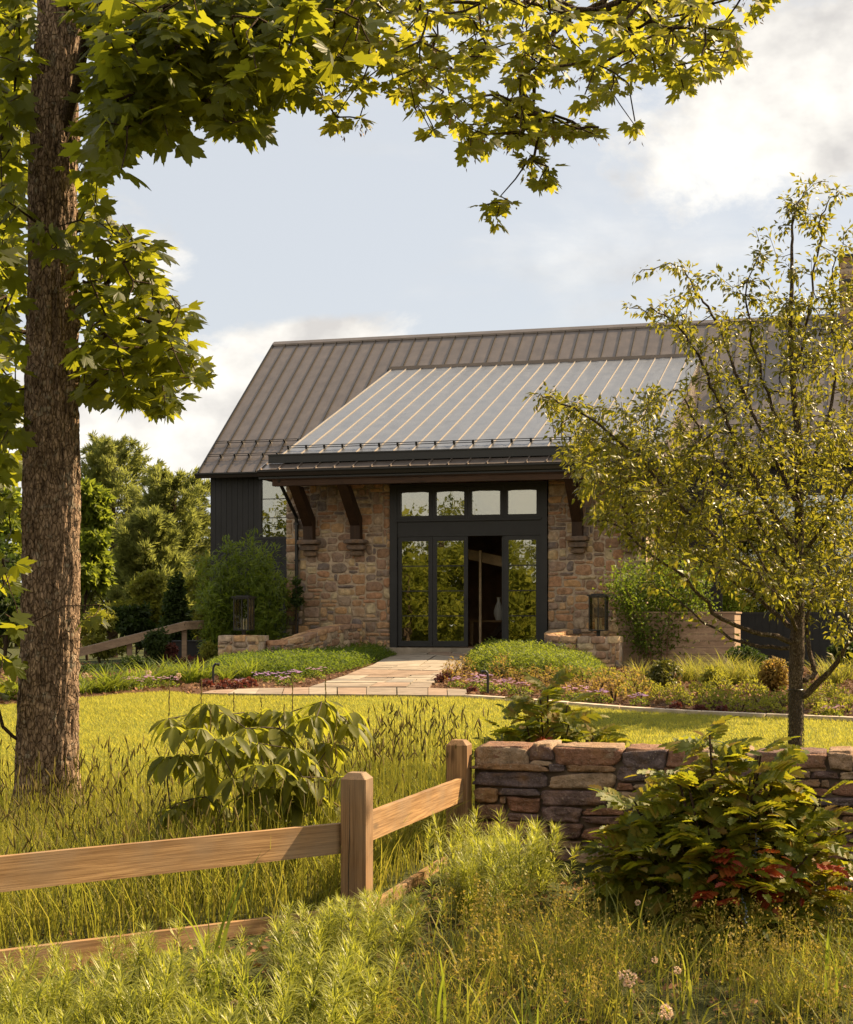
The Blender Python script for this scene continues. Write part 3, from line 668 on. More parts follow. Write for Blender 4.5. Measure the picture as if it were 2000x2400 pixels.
# ---------------------------------------------------------------- entry walls, lanterns, fence, field stone wall, handrail
rs = np.random.default_rng(21)
def hl(p):
    """world -> house local"""
    c, si = math.cos(HA), math.sin(HA); x, y = p[0] - .97, p[1] - 35; return np.array([x * c - y * si, x * si + y * c])
def sweep_wall(mb, pts, z0, z1, w, rng, u=.075, coping=.085):
    """rubble wall along a plan polyline (n,2) with top heights z1 (n); stones on both sides and ends, slabs on top"""
    pts = np.asarray(pts, float); seg = np.linalg.norm(np.diff(pts, axis=0), axis=1); cum = np.concatenate([[0], np.cumsum(seg)]); L = cum[-1]
    z1 = np.broadcast_to(np.asarray(z1, float), (len(pts),)); z0 = np.broadcast_to(np.asarray(z0, float), (len(pts),))
    tan = np.gradient(pts, axis=0); tan /= np.linalg.norm(tan, axis=1)[:, None]; nor = np.stack([tan[:, 1], -tan[:, 0]], -1)
    def fr(a):
        P = np.stack([np.interp(a, cum, pts[:, k]) for k in (0, 1)], -1); N = np.stack([np.interp(a, cum, nor[:, k]) for k in (0, 1)], -1)
        N /= np.linalg.norm(N, axis=1)[:, None]; return P, N, np.interp(a, cum, z0), np.interp(a, cum, z1)
    H = float(np.mean(z1 - z0)) - coping
    for sgn in (1, -1):
        S = stones(rubble_cells(rng, L, H, u, (2, 4), (1, 3)), rng, .012, .022, .05, .12, (2.6, 5))
        def fm(q):
            a = q[:, 0] if sgn > 0 else L - q[:, 0]
            P, N, b0, b1 = fr(a); xy = P + N * (sgn * (w / 2 - .02 + q[:, 2]))[:, None]
            return np.column_stack([xy, b0 + q[:, 1] / H * (b1 - b0 - coping)])
        add_stones(mb, S, fm)
    for e in (0, 1):
        S = stones(rubble_cells(rng, w, H, u, (2, 3), (1, 3)), rng, .012, .022, .05, .12, (2.6, 5))
        def fe(q):
            k = -1 if e else 0; T = tan[k] * (1 if e else -1); N = nor[k] * (-1 if e else 1)
            # going along N at the end face
            xy = pts[k] + N * (q[:, 0] - w / 2)[:, None] * 1 + T * (q[:, 2] - .02)[:, None]
            return np.column_stack([xy, z0[k] + q[:, 1] / H * (z1[k] - z0[k] - coping)])
        add_stones(mb, S, fe)
    # mortar core
    n = len(pts); hw_ = w / 2 - .03
    for i in range(n - 1):
        a, b2 = pts[i], pts[i + 1]; na, nb = nor[i], nor[i + 1]
        V = [(*(a + na * hw_), z0[i]), (*(b2 + nb * hw_), z0[i + 1]), (*(b2 - nb * hw_), z0[i + 1]), (*(a - na * hw_), z0[i])]
        T = [z1[i], z1[i + 1], z1[i + 1], z1[i]]
        mb.hexa(V + [(v[0], v[1], tz - .02) for v, tz in zip(V, T)], 1)
    # coping: pillow topped slabs
    s = -.02
    while s < L - .02:
        l = min(rng.uniform(.24, .5), L + .02 - s)
        if L + .02 - s - l < .12: l = L + .02 - s
        for (c0, c1) in (((-w / 2 - .02, w / 2 + .02),) if rng.random() < .55 else ((-w / 2 - .02, rng.uniform(-.06, .06)),)):
            parts = [(c0, c1)] if c1 > w / 2 else [(c0, c1), (c1 + .0, w / 2 + .02)]
            for (q0, q1) in parts:
                S = stones([(0, 0, l, q1 - q0)], rng, .010, .018, coping, .06, (5, 9))
                def fc(q):
                    P, N, b0, b1 = fr(np.clip(s + q[:, 0], 0, L)); over = (s + q[:, 0]) - np.clip(s + q[:, 0], 0, L)
                    k = np.where(over[:, None] > 0, tan[-1][None], tan[0][None])
                    xy = P + k * over[:, None] + N * (q0 + q[:, 1])[:, None]
                    return np.column_stack([xy, b1 - .012 + q[:, 2]])
                add_stones(mb, S, fc)
        s += l
def H2(s, tt):
    p = hw(s, tt, 0); return np.array([p[0], p[1]])
# piers
def pier(name, c, w, d, zt, label):
    g = float(terr(*c)) - .1
    mb = MB(); dx = np.array([math.cos(HA), -math.sin(HA)])
    sweep_wall(mb, [c - dx * w / 2, c, c + dx * w / 2], g, zt, d, rs, .085, .12)
    return tag(mb.build(name, [M_stone, M_mortar], None, True), label, 'stone pier')
PL = at(571, 1500, 33.4); pier('stone_pier', PL[:2], .95, .62, EYE + (1450 - 1489) / FPX * 33.1, 'square stone pier with flat coping under the lantern left of the door')
PR = at(1408, 1500, 31.6); pier('stone_pier', PR[:2], .86, .60, EYE + (1450 - 1492) / FPX * 31.3, 'stone pier carrying the lantern right of the door, beside the groundcover')
# low curved walls running from the piers to the house front
def bez(P, n=14):
    P = [np.asarray(p, float) for p in P]; t_ = np.linspace(0, 1, n)[:, None]
    return (1 - t_) ** 3 * P[0] + 3 * (1 - t_) ** 2 * t_ * P[1] + 3 * (1 - t_) * t_ ** 2 * P[2] + t_ ** 3 * P[3]
zl = PL[1]
wl = bez([PL[:2] + np.array([.52, -.05]), PL[:2] + np.array([1.2, .1]), H2(-3.3, -1.35), H2(-2.62, -.22)])
u = np.linspace(0, 1, len(wl)); mb = MB(); sweep_wall(mb, wl, terr(wl[:, 0], wl[:, 1]) - .1, 1.17 + .36 * sstep(u, .05, 1.0) , .40, rs)
tag(mb.build('low_stone_wall', [M_stone, M_mortar], None, True), 'low stone wall rising from the left pier to the entry', 'stone wall')
a0 = PR[:2] + np.array([-.30, .30]); wr = bez([a0 + np.array([-.10, -.1]), a0 + np.array([-.75, .15]), H2(2.05, -1.5), H2(2.45, -.22)])
u = np.linspace(0, 1, len(wr)); mb = MB(); sweep_wall(mb, wr, terr(wr[:, 0], wr[:, 1]) - .1, 1.28 + .14 * sstep(u, .1, 1.0), .40, rs)
tag(mb.build('low_stone_wall', [M_stone, M_mortar], None, True), 'curved low stone wall between the right pier and the entry', 'stone wall')

# lanterns on posts
def lantern(c, z0, z1, hw_, label, rz):
    r = thing('lantern', label, 'lantern', (c[0], c[1], z0 - .2), rz, 'lanterns on the stone piers')
    h = z1 - z0; b0 = .2; mb = MB(); mb.box(-.035, .035, -.035, .035, 0, b0 - .0); mb.box(-.07, .07, -.07, .07, 0, .015); mb.build('stem', M_gutter, r)
    mb = MB(); w = hw_; q = .012
    for sx in (-1, 1):
        for sy in (-1, 1): mb.box(sx * w - q, sx * w + q, sy * w - q, sy * w + q, b0, b0 + h)
        mb.box(sx * w * .12 - .009, sx * w * .12 + .009, -w - .011, -w + .009, b0 + .02, b0 + h) if sx > 0 else None
        mb.box(sx * w - .009, sx * w + .009, -.009, .009, b0 + .02, b0 + h)
        for zz in (b0 - .004, b0 + h - .03): 
            mb.box(-w - .014, w + .014, sx * w - .014, sx * w + .014, zz, zz + .024); mb.box(sx * w - .013, sx * w + .013, -w + .014, w - .014, zz + .001, zz + .023)
    mb.box(-w, w, -w, w, b0 - .006, b0 + .006); mb.build('cage', M_gutter, r)
    mb = MB(); mb.box(-w - .045, w + .045, -w - .045, w + .045, b0 + h + .002, b0 + h + .03); mb.box(-w * .8, w * .8, -w * .8, w * .8, b0 + h + .03, b0 + h + .05); mb.build('lantern_cap', M_gutter, r)
    mb = MB()
    for k in (-1, 1):
        mb.box(k * w - .003, k * w + .003, -w + .014, w - .014, b0 + .03, b0 + h - .03); mb.box(-w + .014, w - .014, k * w - .003, k * w + .003, b0 + .03, b0 + h - .03)
    mb.build('glass_panes', M_lampglass, r)
    for (x, y) in ((-.05, 0), (.045, .03), (.01, -.045)):
        mb = MB(); mb.tube([(x, y, b0), (x, y, b0 + h * .30), (x, y, b0 + h * .36)], [.016, .016, .006], 8); mb.build('candle', M_candle, r)
    return r
k = FPX
lantern(at(572, 1470, 33.4), EYE + (1450 - 1477) / k * 33.4, EYE + (1450 - 1401) / k * 33.4, .165, 'black lantern on the left pier in front of the bamboo', -HA)
lantern(at(1403, 1470, 31.7), EYE + (1450 - 1478) / k * 31.7, EYE + (1450 - 1397) / k * 31.7, .165, 'black lantern on the right pier against the stone wall', -HA)

# ---- post and rail fence in front
fence = thing('rail_fence', 'new timber post and rail fence turning a corner before the stone wall', 'fence', (0, 0, 0))
d1 = np.array([math.cos(HA), -math.sin(HA), 0]); d2 = np.array([math.sin(HA), math.cos(HA), 0])
def post(c, w, z0, z1):
    mb = MB(); b_ = .035; h = w / 2; i = h - .032
    def ring(q, z): return [c[:2] + d1[:2] * sx * q + d2[:2] * sy * q for sx, sy in ((-1, -1), (1, -1), (1, 1), (-1, 1))], z
    e = .006
    def oct8(q, z):
        return [(*(c[:2] + d1[:2] * x + d2[:2] * y), z) for x, y in ((-q + e, -q), (q - e, -q), (q, -q + e), (q, q - e), (q - e, q), (-q + e, q), (-q, q - e), (-q, -q + e))]
    lv = [oct8(h, z0), oct8(h, z1 - b_), oct8(i, z1)]
    V = sum(lv, []); F = []
    for k in range(2): F += [(k * 8 + j, k * 8 + (j + 1) % 8, k * 8 + 8 + (j + 1) % 8, k * 8 + 8 + j) for j in range(8)]
    mb.add(V, F); mb.add(V, [tuple(range(16, 24)), tuple(range(0, 8))[::-1]])
    return mb.build('post', M_cedar_v, fence)
pz = lambda py, Y: EYE + (HZ - py) / FPX * Y
PA = at(837, 1900, 8.8); PB = at(1076, 1800, 11.0)
wA = .150; wB = .155
post(PA, wA, -.25, pz(1812, 8.75)); post(PB, wB, -.3, pz(1735, 10.95))
q_ = PA[:2] - d2[:2] * (wA / 2) - d1[:2] * .022; zc = np.linspace(pz(1838, 8.75), pz(2160, 8.75), 24)
mb = MB(); mb.tube(np.stack([q_[0] + d1[0] * .002 * np.cumsum(rs.normal(size=24)) * .5, np.full(24, q_[1]), zc], -1), np.concatenate([np.linspace(.0006, .0026, 12), np.linspace(.0026, .0008, 12)]), 5); mb.build('drying_crack', M_gutter, fence)
def rail(a, b, h, th, name='rail'):
    """a, b: top centre line points"""
    n = 14; a = np.asarray(a, float); b = np.asarray(b, float); mb = MB(); d = b - a; s = np.cross(d, (0, 0, 1)); s /= np.linalg.norm(s); rr = rs.uniform(-.5, .5, n + 1)
    V = []
    for i_ in range(n + 1):
        p = a + d * i_ / n; j = .0022 * rr[i_]
        V += [p + s * th / 2 + (0, 0, j), p - s * th / 2 + (0, 0, j), p - s * th / 2 + (0, 0, j - h), p + s * th / 2 + (0, 0, j - h)]
    F = [(i_ * 4 + q, i_ * 4 + (q + 1) % 4, i_ * 4 + 4 + (q + 1) % 4, i_ * 4 + 4 + q) for i_ in range(n) for q in range(4)] + [(0, 1, 2, 3), (n * 4 + 3, n * 4 + 2, n * 4 + 1, n * 4)]
    mb.add(V, F)
    # own axes so that the grain runs along the rail
    o = mb.build(name, M_cedar, fence); L = np.linalg.norm(d); ang = math.atan2(d[1], d[0]); el = math.asin(d[2] / L)
    M = Matrix.Translation(Vector(a)) @ Matrix.Rotation(ang, 4, 'Z') @ Matrix.Rotation(-el, 4, 'Y'); o.data.transform(M.inverted()); o.matrix_local = M; return o
aL = at(-200, 2026, 7.15); aR = at(806, 1928, 8.82); rail(aL, aR, .172, .04)
lL = at(-200, 2252, 7.15); lR = at(806, 2128, 8.82); rail(lL, lR, .155, .04)
bA = PA + d1 * (.045) + d2 * .07; bB = PB + d1 * .03 - d2 * .07
zA = pz(1903, 8.87); zB = pz(1823, 10.93); rail((bA[0], bA[1], zA), (bB[0], bB[1], zB), .165, .04)
zA = pz(2120, 8.87); zB = pz(1985, 10.93); rail((bA[0], bA[1], zA), (bB[0], bB[1], zB), .155, .04)
# post the left end of the rails runs to, just outside the picture
post(at(-230, 2000, 7.1), wA, -.3, pz(1960, 7.1))

# ---- field stone wall at the right
mb = MB(); W0 = PB[:2] + d1[:2] * .10 + d2[:2] * .05; WL = 6.2
WZ0 = -.45; wtop = pz(1743, 11.0) - .0
def fw(q, off=0.0, sgn=1): return np.column_stack([W0[0] + d1[0] * q[:, 0] - d2[0] * (q[:, 2]), W0[1] + d1[1] * q[:, 0] - d2[1] * (q[:, 2]), WZ0 + q[:, 1]])
rs2 = np.random.default_rng(5)
Hc = wtop - .13 - WZ0
add_hi(mb, stones_hi(rubble_cells(rs2, WL, Hc, .060, (2, 9), (1, 2)), rs2, .007, .030, .12, .09, (5, 12), .019), fw)
s = 0.0   # irregular top course, flat stones that show their top
while s < WL:
    l = rs2.uniform(.16, .50); h = rs2.uniform(.10, .15); dz_ = rs2.uniform(-.012, .008)
    add_hi(mb, stones_hi([(0, 0, l, h)], rs2, .007, .026, .2, .06, (6, 14), .018), lambda q: fw(q + np.array([s, wtop - h - WZ0 + dz_ - .008, rs2.uniform(-.01, .012)])))
    if h < .125: add_hi(mb, stones_hi([(0, 0, l, .045)], rs2, .006, .022, .2, .06, (4, 8), .006, 11), lambda q: fw(q + np.array([s, wtop - h - WZ0 - .04, 0])))
    def ft(q): return np.column_stack([W0[0] + d1[0] * (s + q[:, 0]) + d2[0] * (q[:, 1] - .012), W0[1] + d1[1] * (s + q[:, 0]) + d2[1] * (q[:, 1] - .012), wtop - .010 + dz_ + q[:, 2]])
    add_hi(mb, stones_hi([(0, 0, l, .46)], rs2, .008, .012, .08, .07, (4, 8), .008), ft); s += l
c0 = np.array([W0[0], W0[1]]); ex, ey = d1[:2], d2[:2]
V = [(*(c0 + ex * x + ey * y), z) for z in (WZ0, wtop - .05) for x, y in ((0, .02), (WL, .02), (WL, .42), (0, .42))]
mb.hexa(V, 1)
fsw = tag(mb.build('field_stone_wall', [M_stone2, plain('wall_core', (.12, .09, .065), .95, .1, 0, 12, .3)], None, True), 'low dry stone wall of brown field stones beside the fence corner post', 'stone wall')

# ---- grey handrail at the far left of the garden
hr = thing('handrail', 'weathered wooden handrail stepping down beside the left planting bed', 'handrail', (0, 0, 0))
Yr = 35.0
mb = MB(); pts = [at(150, 1531, 34.2), at(302, 1494, 34.6), at(434, 1459, 35), at(462, 1456, 35.2), at(520, 1454, 35.6)]
for a_, b_ in ((0, 2), (2, 4)): mb.bar(pts[a_] + (0, 0, 0), pts[b_] + (0, 0, 0), .14, .05); mb.bar(pts[a_] - (0, .05, .095), pts[b_] - (0, .05, .095), .04, .14)
mb.build('rail', M_grey_wood, hr)
for (px, py, Y) in ((303, 1500, 34.7), (432, 1466, 35.05), (160, 1535, 34.3)):
    p = at(px, py, Y); mb = MB(); mb.box(p[0] - .055, p[0] + .055, p[1], p[1] + .10, float(terr(p[0], p[1])) - .2, p[2]); mb.build('post', M_grey_wood, hr)
# dark garden edging wall behind it
p0 = at(405, 1505, 37.5); p1 = at(520, 1505, 37.5)
mb = MB(); mb.box(p0[0], p1[0] + .6, 37.5, 37.66, float(terr(p0[0], 37.5)) - .2, p0[2]); mb.box(p0[0] - .02, p1[0] + .62, 37.46, 37.7, p0[2], p0[2] + .04)
tag(mb.build('retaining_wall', M_dark, None), 'low dark timber retaining wall behind the handrail', 'low wall')

# ---- pale board screen right of the entry, with its lit right side
a = at(1600, 1432, 32.2); sc = thing('board_screen', 'pale horizontal board screen low against the right wing, right side sunlit', 'screen', (0, 0, 0))
ca = at(1722, 1434, 31.6); cb = ca[:2] - d1[:2] * 2.4; cc = ca[:2] + d2[:2] * 1.9
zt = ca[2]; g = float(terr(*ca[:2])) - .1; nb = int((zt - g) / .145); hb = (zt - g - .03) / nb
mb = MB()
for k_ in range(nb):
    z = g + k_ * hb
    V = [(*(cb + d1[:2] * .0), z), (*ca[:2], z), (*(ca[:2] + d2[:2] * .03), z), (*(cb + d2[:2] * .03), z)]; mb.hexa(V + [(x, y, z + hb - .008) for x, y, _z in V])
mb.build('front_boards', M_board, sc); mb = MB()
for k_ in range(nb):
    z = g + k_ * hb
    V = [(*(ca[:2] + d2[:2] * .032 - d1[:2] * .03), z), (*(ca[:2] + d2[:2] * .032), z), (*cc, z), (*(cc - d1[:2] * .03), z)]; mb.hexa(V + [(x, y, z + hb - .008) for x, y, _z in V])
mb.build('side_boards', M_board, sc); mb = MB()
V = [(*(cb - d2[:2] * .03), zt - .03), (*(ca[:2] - d2[:2] * .03 + d1[:2] * .03), zt - .03), (*(ca[:2] + d2[:2] * .08 + d1[:2] * .03), zt - .03), (*(cb + d2[:2] * .08), zt - .03)]; mb.hexa(V + [(x, y, z + .035) for x, y, z in V])
V = [(*(ca[:2] + d2[:2] * .082 - d1[:2] * .06), zt - .03), (*(ca[:2] + d2[:2] * .082 + d1[:2] * .03), zt - .03), (*(cc + d1[:2] * .03), zt - .03), (*(cc - d1[:2] * .06), zt - .03)]; mb.hexa(V + [(x, y, z + .034) for x, y, z in V])
mb.build('cap_board', M_board, sc)
# bent path lights
def path_light(base, h, label, rz, flip):
    pts = [(0, 0, -.1), (0, 0, h * .72)] + [(flip * h * .28 * (1 - math.cos(q)) * .5, 0, h * .72 + h * .28 * math.sin(q)) for q in np.linspace(.2, 2.0, 9)]
    mb = MB(); mb.tube(pts, .019, 8); mb.tube([pts[-1], (pts[-1][0] + flip * .03, 0, pts[-1][2] - .01)], .026, 8)
    o = mb.build('path_light', M_gutter, None, True); o.location = base; tag(o, label, 'path light')
b_ = gp(500, 1608); path_light(b_, .36, 'bronze bent path light among the daylilies left of the path', 0, 1)
b_ = gp(1144, 1627); path_light(b_, .34, 'bronze bent path light in the purple flowers right of the path', 0, -1)
# ---------------------------------------------------------------- leaf shapes and branch growth
def fan(pts, fold=.18, droop=.25, c=(0, 0)):
    """star shaped outline (x,y) -> folded, drooping leaf, tip towards +y"""
    P = np.array([c] + list(pts), float); z = -fold * abs(P[:, 0]) - droop * np.clip(P[:, 1], 0, None) ** 2 * .5
    n = len(pts); return np.column_stack([P, z]), np.array([(0, i + 1, (i + 1) % n + 1) for i in range(n)])
def maple_shape(droop=.3, fold=.15):
    r = [(7, .84), (10, .76), (15, .80), (18, .70), (22, .66), (29, .52), (35, .66), (38, .78), (42, .78), (47, .94), (52, .78), (57, .78), (62, .66), (67, .62), (76, .50), (84, .58), (90, .64), (98, .70), (106, .54), (122, .46), (150, .30)]
    right = [(math.sin(math.radians(a)) * q, math.cos(math.radians(a)) * q) for a, q in r]
    pts = [(0, 1.0)] + right + [(0, -.04)] + [(-x, y) for x, y in right[::-1]]
    return fan(pts[::-1], fold, droop)
MAPLES = [maple_shape(.25, .12), maple_shape(.6, .25), maple_shape(.05, -.2)]
def lance(w=.16, fold=.3, droop=.35):
    V = [(0, 0, 0), (-w, .42, 0), (w, .42, 0), (0, .45, 0), (0, 1, 0)]
    V = np.array([(x, y, fold * abs(x) - droop * y * y) for x, y, z in V]); return V, np.array([(0, 3, 1), (0, 2, 3), (1, 3, 4), (3, 2, 4)])
def diamond(w=.3, fold=.25, droop=.2):
    V = [(0, 0, 0), (-w, .5, 0), (w, .5, 0), (0, 1, 0)]
    V = np.array([(x, y, fold * abs(x) - droop * y * y) for x, y, z in V]); return V, np.array([(0, 2, 3), (0, 3, 1)])
def bladeT(bend=.5, w=.012, n=4):
    t_ = np.linspace(0, 1, n + 1); x = bend * t_ ** 2; z = t_ * (1 - .25 * bend * t_)
    V = []
    for k in range(n): ww = w * (1 - t_[k] ** 2 * .75); V += [(-ww, x[k], z[k]), (ww, x[k], z[k])]
    V += [(0, x[n], z[n])]; F = [(2 * k, 2 * k + 1, 2 * k + 3) for k in range(n - 1)] + [(2 * k, 2 * k + 3, 2 * k + 2) for k in range(n - 1)] + [(2 * n - 2, 2 * n - 1, 2 * n)]
    return np.array(V), np.array(F)
def rotz(a):
    c, s = np.cos(a), np.sin(a); o = np.zeros_like(a); return np.stack([np.stack([c, -s, o], -1), np.stack([s, c, o], -1), np.stack([o, o, o + 1], -1)], -2)
def put_leaves(mb, T, D, N, size, templ, mi=0, rng=RNG):
    R = frames(D, N) * np.asarray(size).reshape(-1, 1, 1)
    k = rng.integers(0, len(templ), len(T))
    for j, (V, F) in enumerate(templ):
        q = k == j
        if q.any(): mb.inst(V, F, R[q], T[q], mi)
def grow(seeds, pts, maxlink=9.0, keep=None):
    """attach every point to the nearest node already in the tree; seeds: list of polylines. Returns nodes, parent"""
    N = []; par = []
    for pl in seeds:
        pl = np.asarray(pl, float); link = pl[0]; base = len(N)
        for i, p in enumerate(pl):
            if i == 0 and N:
                j = int(np.argmin([np.linalg.norm(np.array(q) - p) for q in N])); par.append(j)
            else: par.append(len(N) - 1)
            N.append(p)
    N = list(N); ns = len(N); arr = np.array(N)
    pts = np.asarray(pts); d = np.min(np.linalg.norm(pts[:, None] - arr[None], axis=2), axis=1); order = np.argsort(d)
    A = np.zeros((ns + 2 * len(pts) + 5, 3)); A[:ns] = arr; n = ns
    for i in order:
        p = pts[i]; dd = np.linalg.norm(A[:n] - p, axis=1); j = int(np.argmin(dd))
        if dd[j] > .45:
            m = (A[j] * .5 + p * .5) + RNG.normal(size=3) * .05 * dd[j]; A[n] = m; par.append(j); n += 1; j = n - 1
        A[n] = p; par.append(j); n += 1
    return A[:n], np.array(par)
def tubes_from(mb, N, par, r_tip, power=2.3, rmax=9, nside=5, mi=0, skip=0, fixed=None):
    n = len(N); w = np.zeros(n); kids = np.bincount(par[par >= 0], minlength=n)
    w[kids == 0] = 1
    for i in range(n - 1, 0, -1):
        if par[i] >= 0 and par[i] < i: w[par[i]] += w[i]
    r = np.minimum(r_tip * np.maximum(w, 1) ** (1 / power), rmax)
    for i in range(n):
        j = par[i]
        if j < 0 or i < skip or np.linalg.norm(N[i] - N[j]) < 1e-6: continue
        m = (N[i] + N[j]) / 2 + RNG.normal(size=3) * .03 * np.linalg.norm(N[i] - N[j])
        rj = min(r[j], r[i] * 1.6)
        ns_ = 4 if r[i] < .006 else nside
        mb.tube([N[j], m, N[i]], [rj, (r[i] + rj) / 2, r[i]], ns_, mi, cap=False)
    return r
def polysample(poly, n, rng=RNG):
    poly = np.asarray(poly, float); lo, hi = poly.min(0), poly.max(0); out = []
    while len(out) < n:
        q = rng.uniform(lo, hi, (n * 3, 2)); out += list(q[inpoly(q[:, 0], q[:, 1], poly)])
    return np.array(out[:n])
def pix(P, Y): return np.stack([(P[:, 0] - CX) / FPX * Y, Y, EYE + (HZ - P[:, 1]) / FPX * Y], -1)

M_maple = leafmat('maple_leaf', [(.034, .052, .008), (.055, .078, .011), (.07, .095, .013), (.042, .065, .01)], (.46, .46, .03), .58, .38, .5)
M_maple_y = leafmat('young_maple_leaf', [(.08, .10, .014), (.115, .13, .018), (.095, .115, .02), (.14, .14, .022)], (.56, .54, .05), .56, .38, .5)
M_samara = plain('samara', (.22, .12, .045), .6, .3, 0, 8, .4)
def barkmat(name, c1, c2, c3, sc=1.0, lich=.6):
    m, t = newmat(name); co = objco(t)
    v = t.mapv(co, (9 * sc, 9 * sc, 4.5 * sc)); n1 = t.noise(v, 2.2, 9, .7, .5); n2 = t.noise(co, 5 * sc, 5, .6); n3 = t.noise(co, 16 * sc, 4)
    c = t.ramp(n1, [(.32, c1), (.52, c2), (.7, c3)])
    c = t.mix(t.rng(t.math('MULTIPLY', n2, t.rng(n3, .3, .7)), .36, .48, 0, lich), c, (.30, .27, .21))
    wv = t.n('VectorMath', _operation='ADD', i0=t.mapv(co, (40 * sc, 40 * sc, 17 * sc)), i1=t.n('VectorMath', _operation='SCALE', i0=t.n('TexNoise', Scale=7.0 * sc, Detail=4.0, Vector=co).outputs['Color']).outputs[0]).outputs[0]
    wv.node.inputs[1].links[0].from_node.inputs['Scale'].default_value = 1.6
    ed_ = t.n('TexVoronoi', _feature='DISTANCE_TO_EDGE', Scale=1.0, Vector=wv).outputs['Distance']; crack = t.rng(ed_, .0, .13)
    c = t.mix(crack, t.mix(1.0, c, (.52, .49, .46), 'MULTIPLY'), c)
    hgt = t.math('ADD', t.math('ADD', t.math('MULTIPLY', n1, .5), t.math('MULTIPLY', n3, .35)), t.math('MULTIPLY', crack, .4))
    finish(t, princ(t, c, .9, .12, 0, bump(t, hgt, 1.0, .025))); return m
M_bark = barkmat('maple_bark', (.06, .04, .027), (.25, .172, .115), (.48, .35, .24), 1.0, .6)
M_twig = barkmat('twig_bark', (.05, .033, .02), (.09, .06, .037), (.13, .09, .06), 2.0, .2)
M_obark = barkmat('grey_bark', (.06, .042, .03), (.12, .088, .062), (.19, .15, .11), 1.6, .5)

# ---------------------------------------------------------------- the maple
maple = thing('maple_tree', 'tall maple with thick ridged trunk and leafy boughs overhanging the top of the view', 'tree', (0, 0, 0))
TY = 11.6
def trunkline(py):
    k = [(2010, 108), (1900, 112), (1700, 113), (1500, 118), (1200, 121), (900, 122), (600, 126), (300, 131), (0, 141), (-300, 150)]
    return np.interp(py, [a for a, b in k[::-1]], [b for a, b in k[::-1]])
ny, na = 520, 150
pys = np.linspace(2040, -260, ny); cx = trunkline(pys); wpx = np.interp(pys, [-260, 0, 500, 1000, 1500, 1800, 1900, 1990, 2040], [52, 53, 56, 62, 67, 72, 76, 92, 104])
ctr = np.stack([(cx - CX) / FPX * TY, np.full(ny, TY), EYE + (HZ - pys) / FPX * TY], -1); rad = wpx / FPX * TY * .93
th = np.linspace(0, 2 * np.pi, na, endpoint=False)
TH, ZI = np.meshgrid(th, np.arange(ny)); Z = ctr[:, 2][ZI]
cyl = np.stack([np.cos(TH) * 3.2, np.sin(TH) * 3.2, Z * 1.1], -1).reshape(-1, 3)
warp = fbm(cyl * np.array([.8, .8, 1.6]), 2, 40)
ridge = 1 - abs(fbm(np.column_stack([cyl[:, 0] * 3.0 + warp * .8, cyl[:, 1] * 3.0, cyl[:, 2] * 2.6 + warp]), 2, 3)) * 2.2
plate = fbm(cyl * np.array([6.5, 6.5, 12.0]), 2, 17); low = fbm(cyl * .35, 2, 9)
disp = (.011 * ridge + .011 * plate + .024 * low).reshape(ny, na)
# vertical welt on the right side and a healed knot
ang = np.arctan2(np.sin(TH), np.cos(TH)); PY = pys[ZI]
welt = np.exp(-((ang + .55 + .06 * np.sin(Z * 3)) / .07) ** 2) * sstep(PY, 740, 790) * (1 - .6 * sstep(PY, 1000, 1400)) * (1 - sstep(PY, 1500, 1700))
disp += .020 * welt
kd = np.sqrt(((ang + .35) / .17) ** 2 + ((PY - 745) / 30.) ** 2); disp += .045 * np.exp(-(kd - .8) ** 2 * 3.5) - .02 * np.exp(-kd ** 2 * 4)
kd = np.sqrt(((ang + .15) / .35) ** 2 + ((PY - 330) / 60.) ** 2); disp += .03 * np.exp(-kd ** 2)
kd = np.sqrt(((ang + .1) / .3) ** 2 + ((PY - 1890) / 40.) ** 2); disp += .04 * np.exp(-kd ** 2)
flare = sstep(PY, 1800, 2040) * (.03 + .07 * np.cos(3 * TH + .6) + .04 * np.cos(5 * TH)); R_ = rad[ZI] + disp + flare
V = np.stack([ctr[:, 0][ZI] + R_ * np.cos(TH), ctr[:, 1][ZI] + R_ * np.sin(TH), Z], -1).reshape(-1, 3)
i_ = np.arange(ny - 1)[:, None] * na + np.arange(na)[None]; j_ = np.arange(ny - 1)[:, None] * na + (np.arange(na)[None] + 1) % na
mb = MB(); mb.add(V, np.stack([i_, j_, j_ + na, i_ + na], -1).reshape(-1, 4)); mb.build('trunk', M_bark, maple, True)

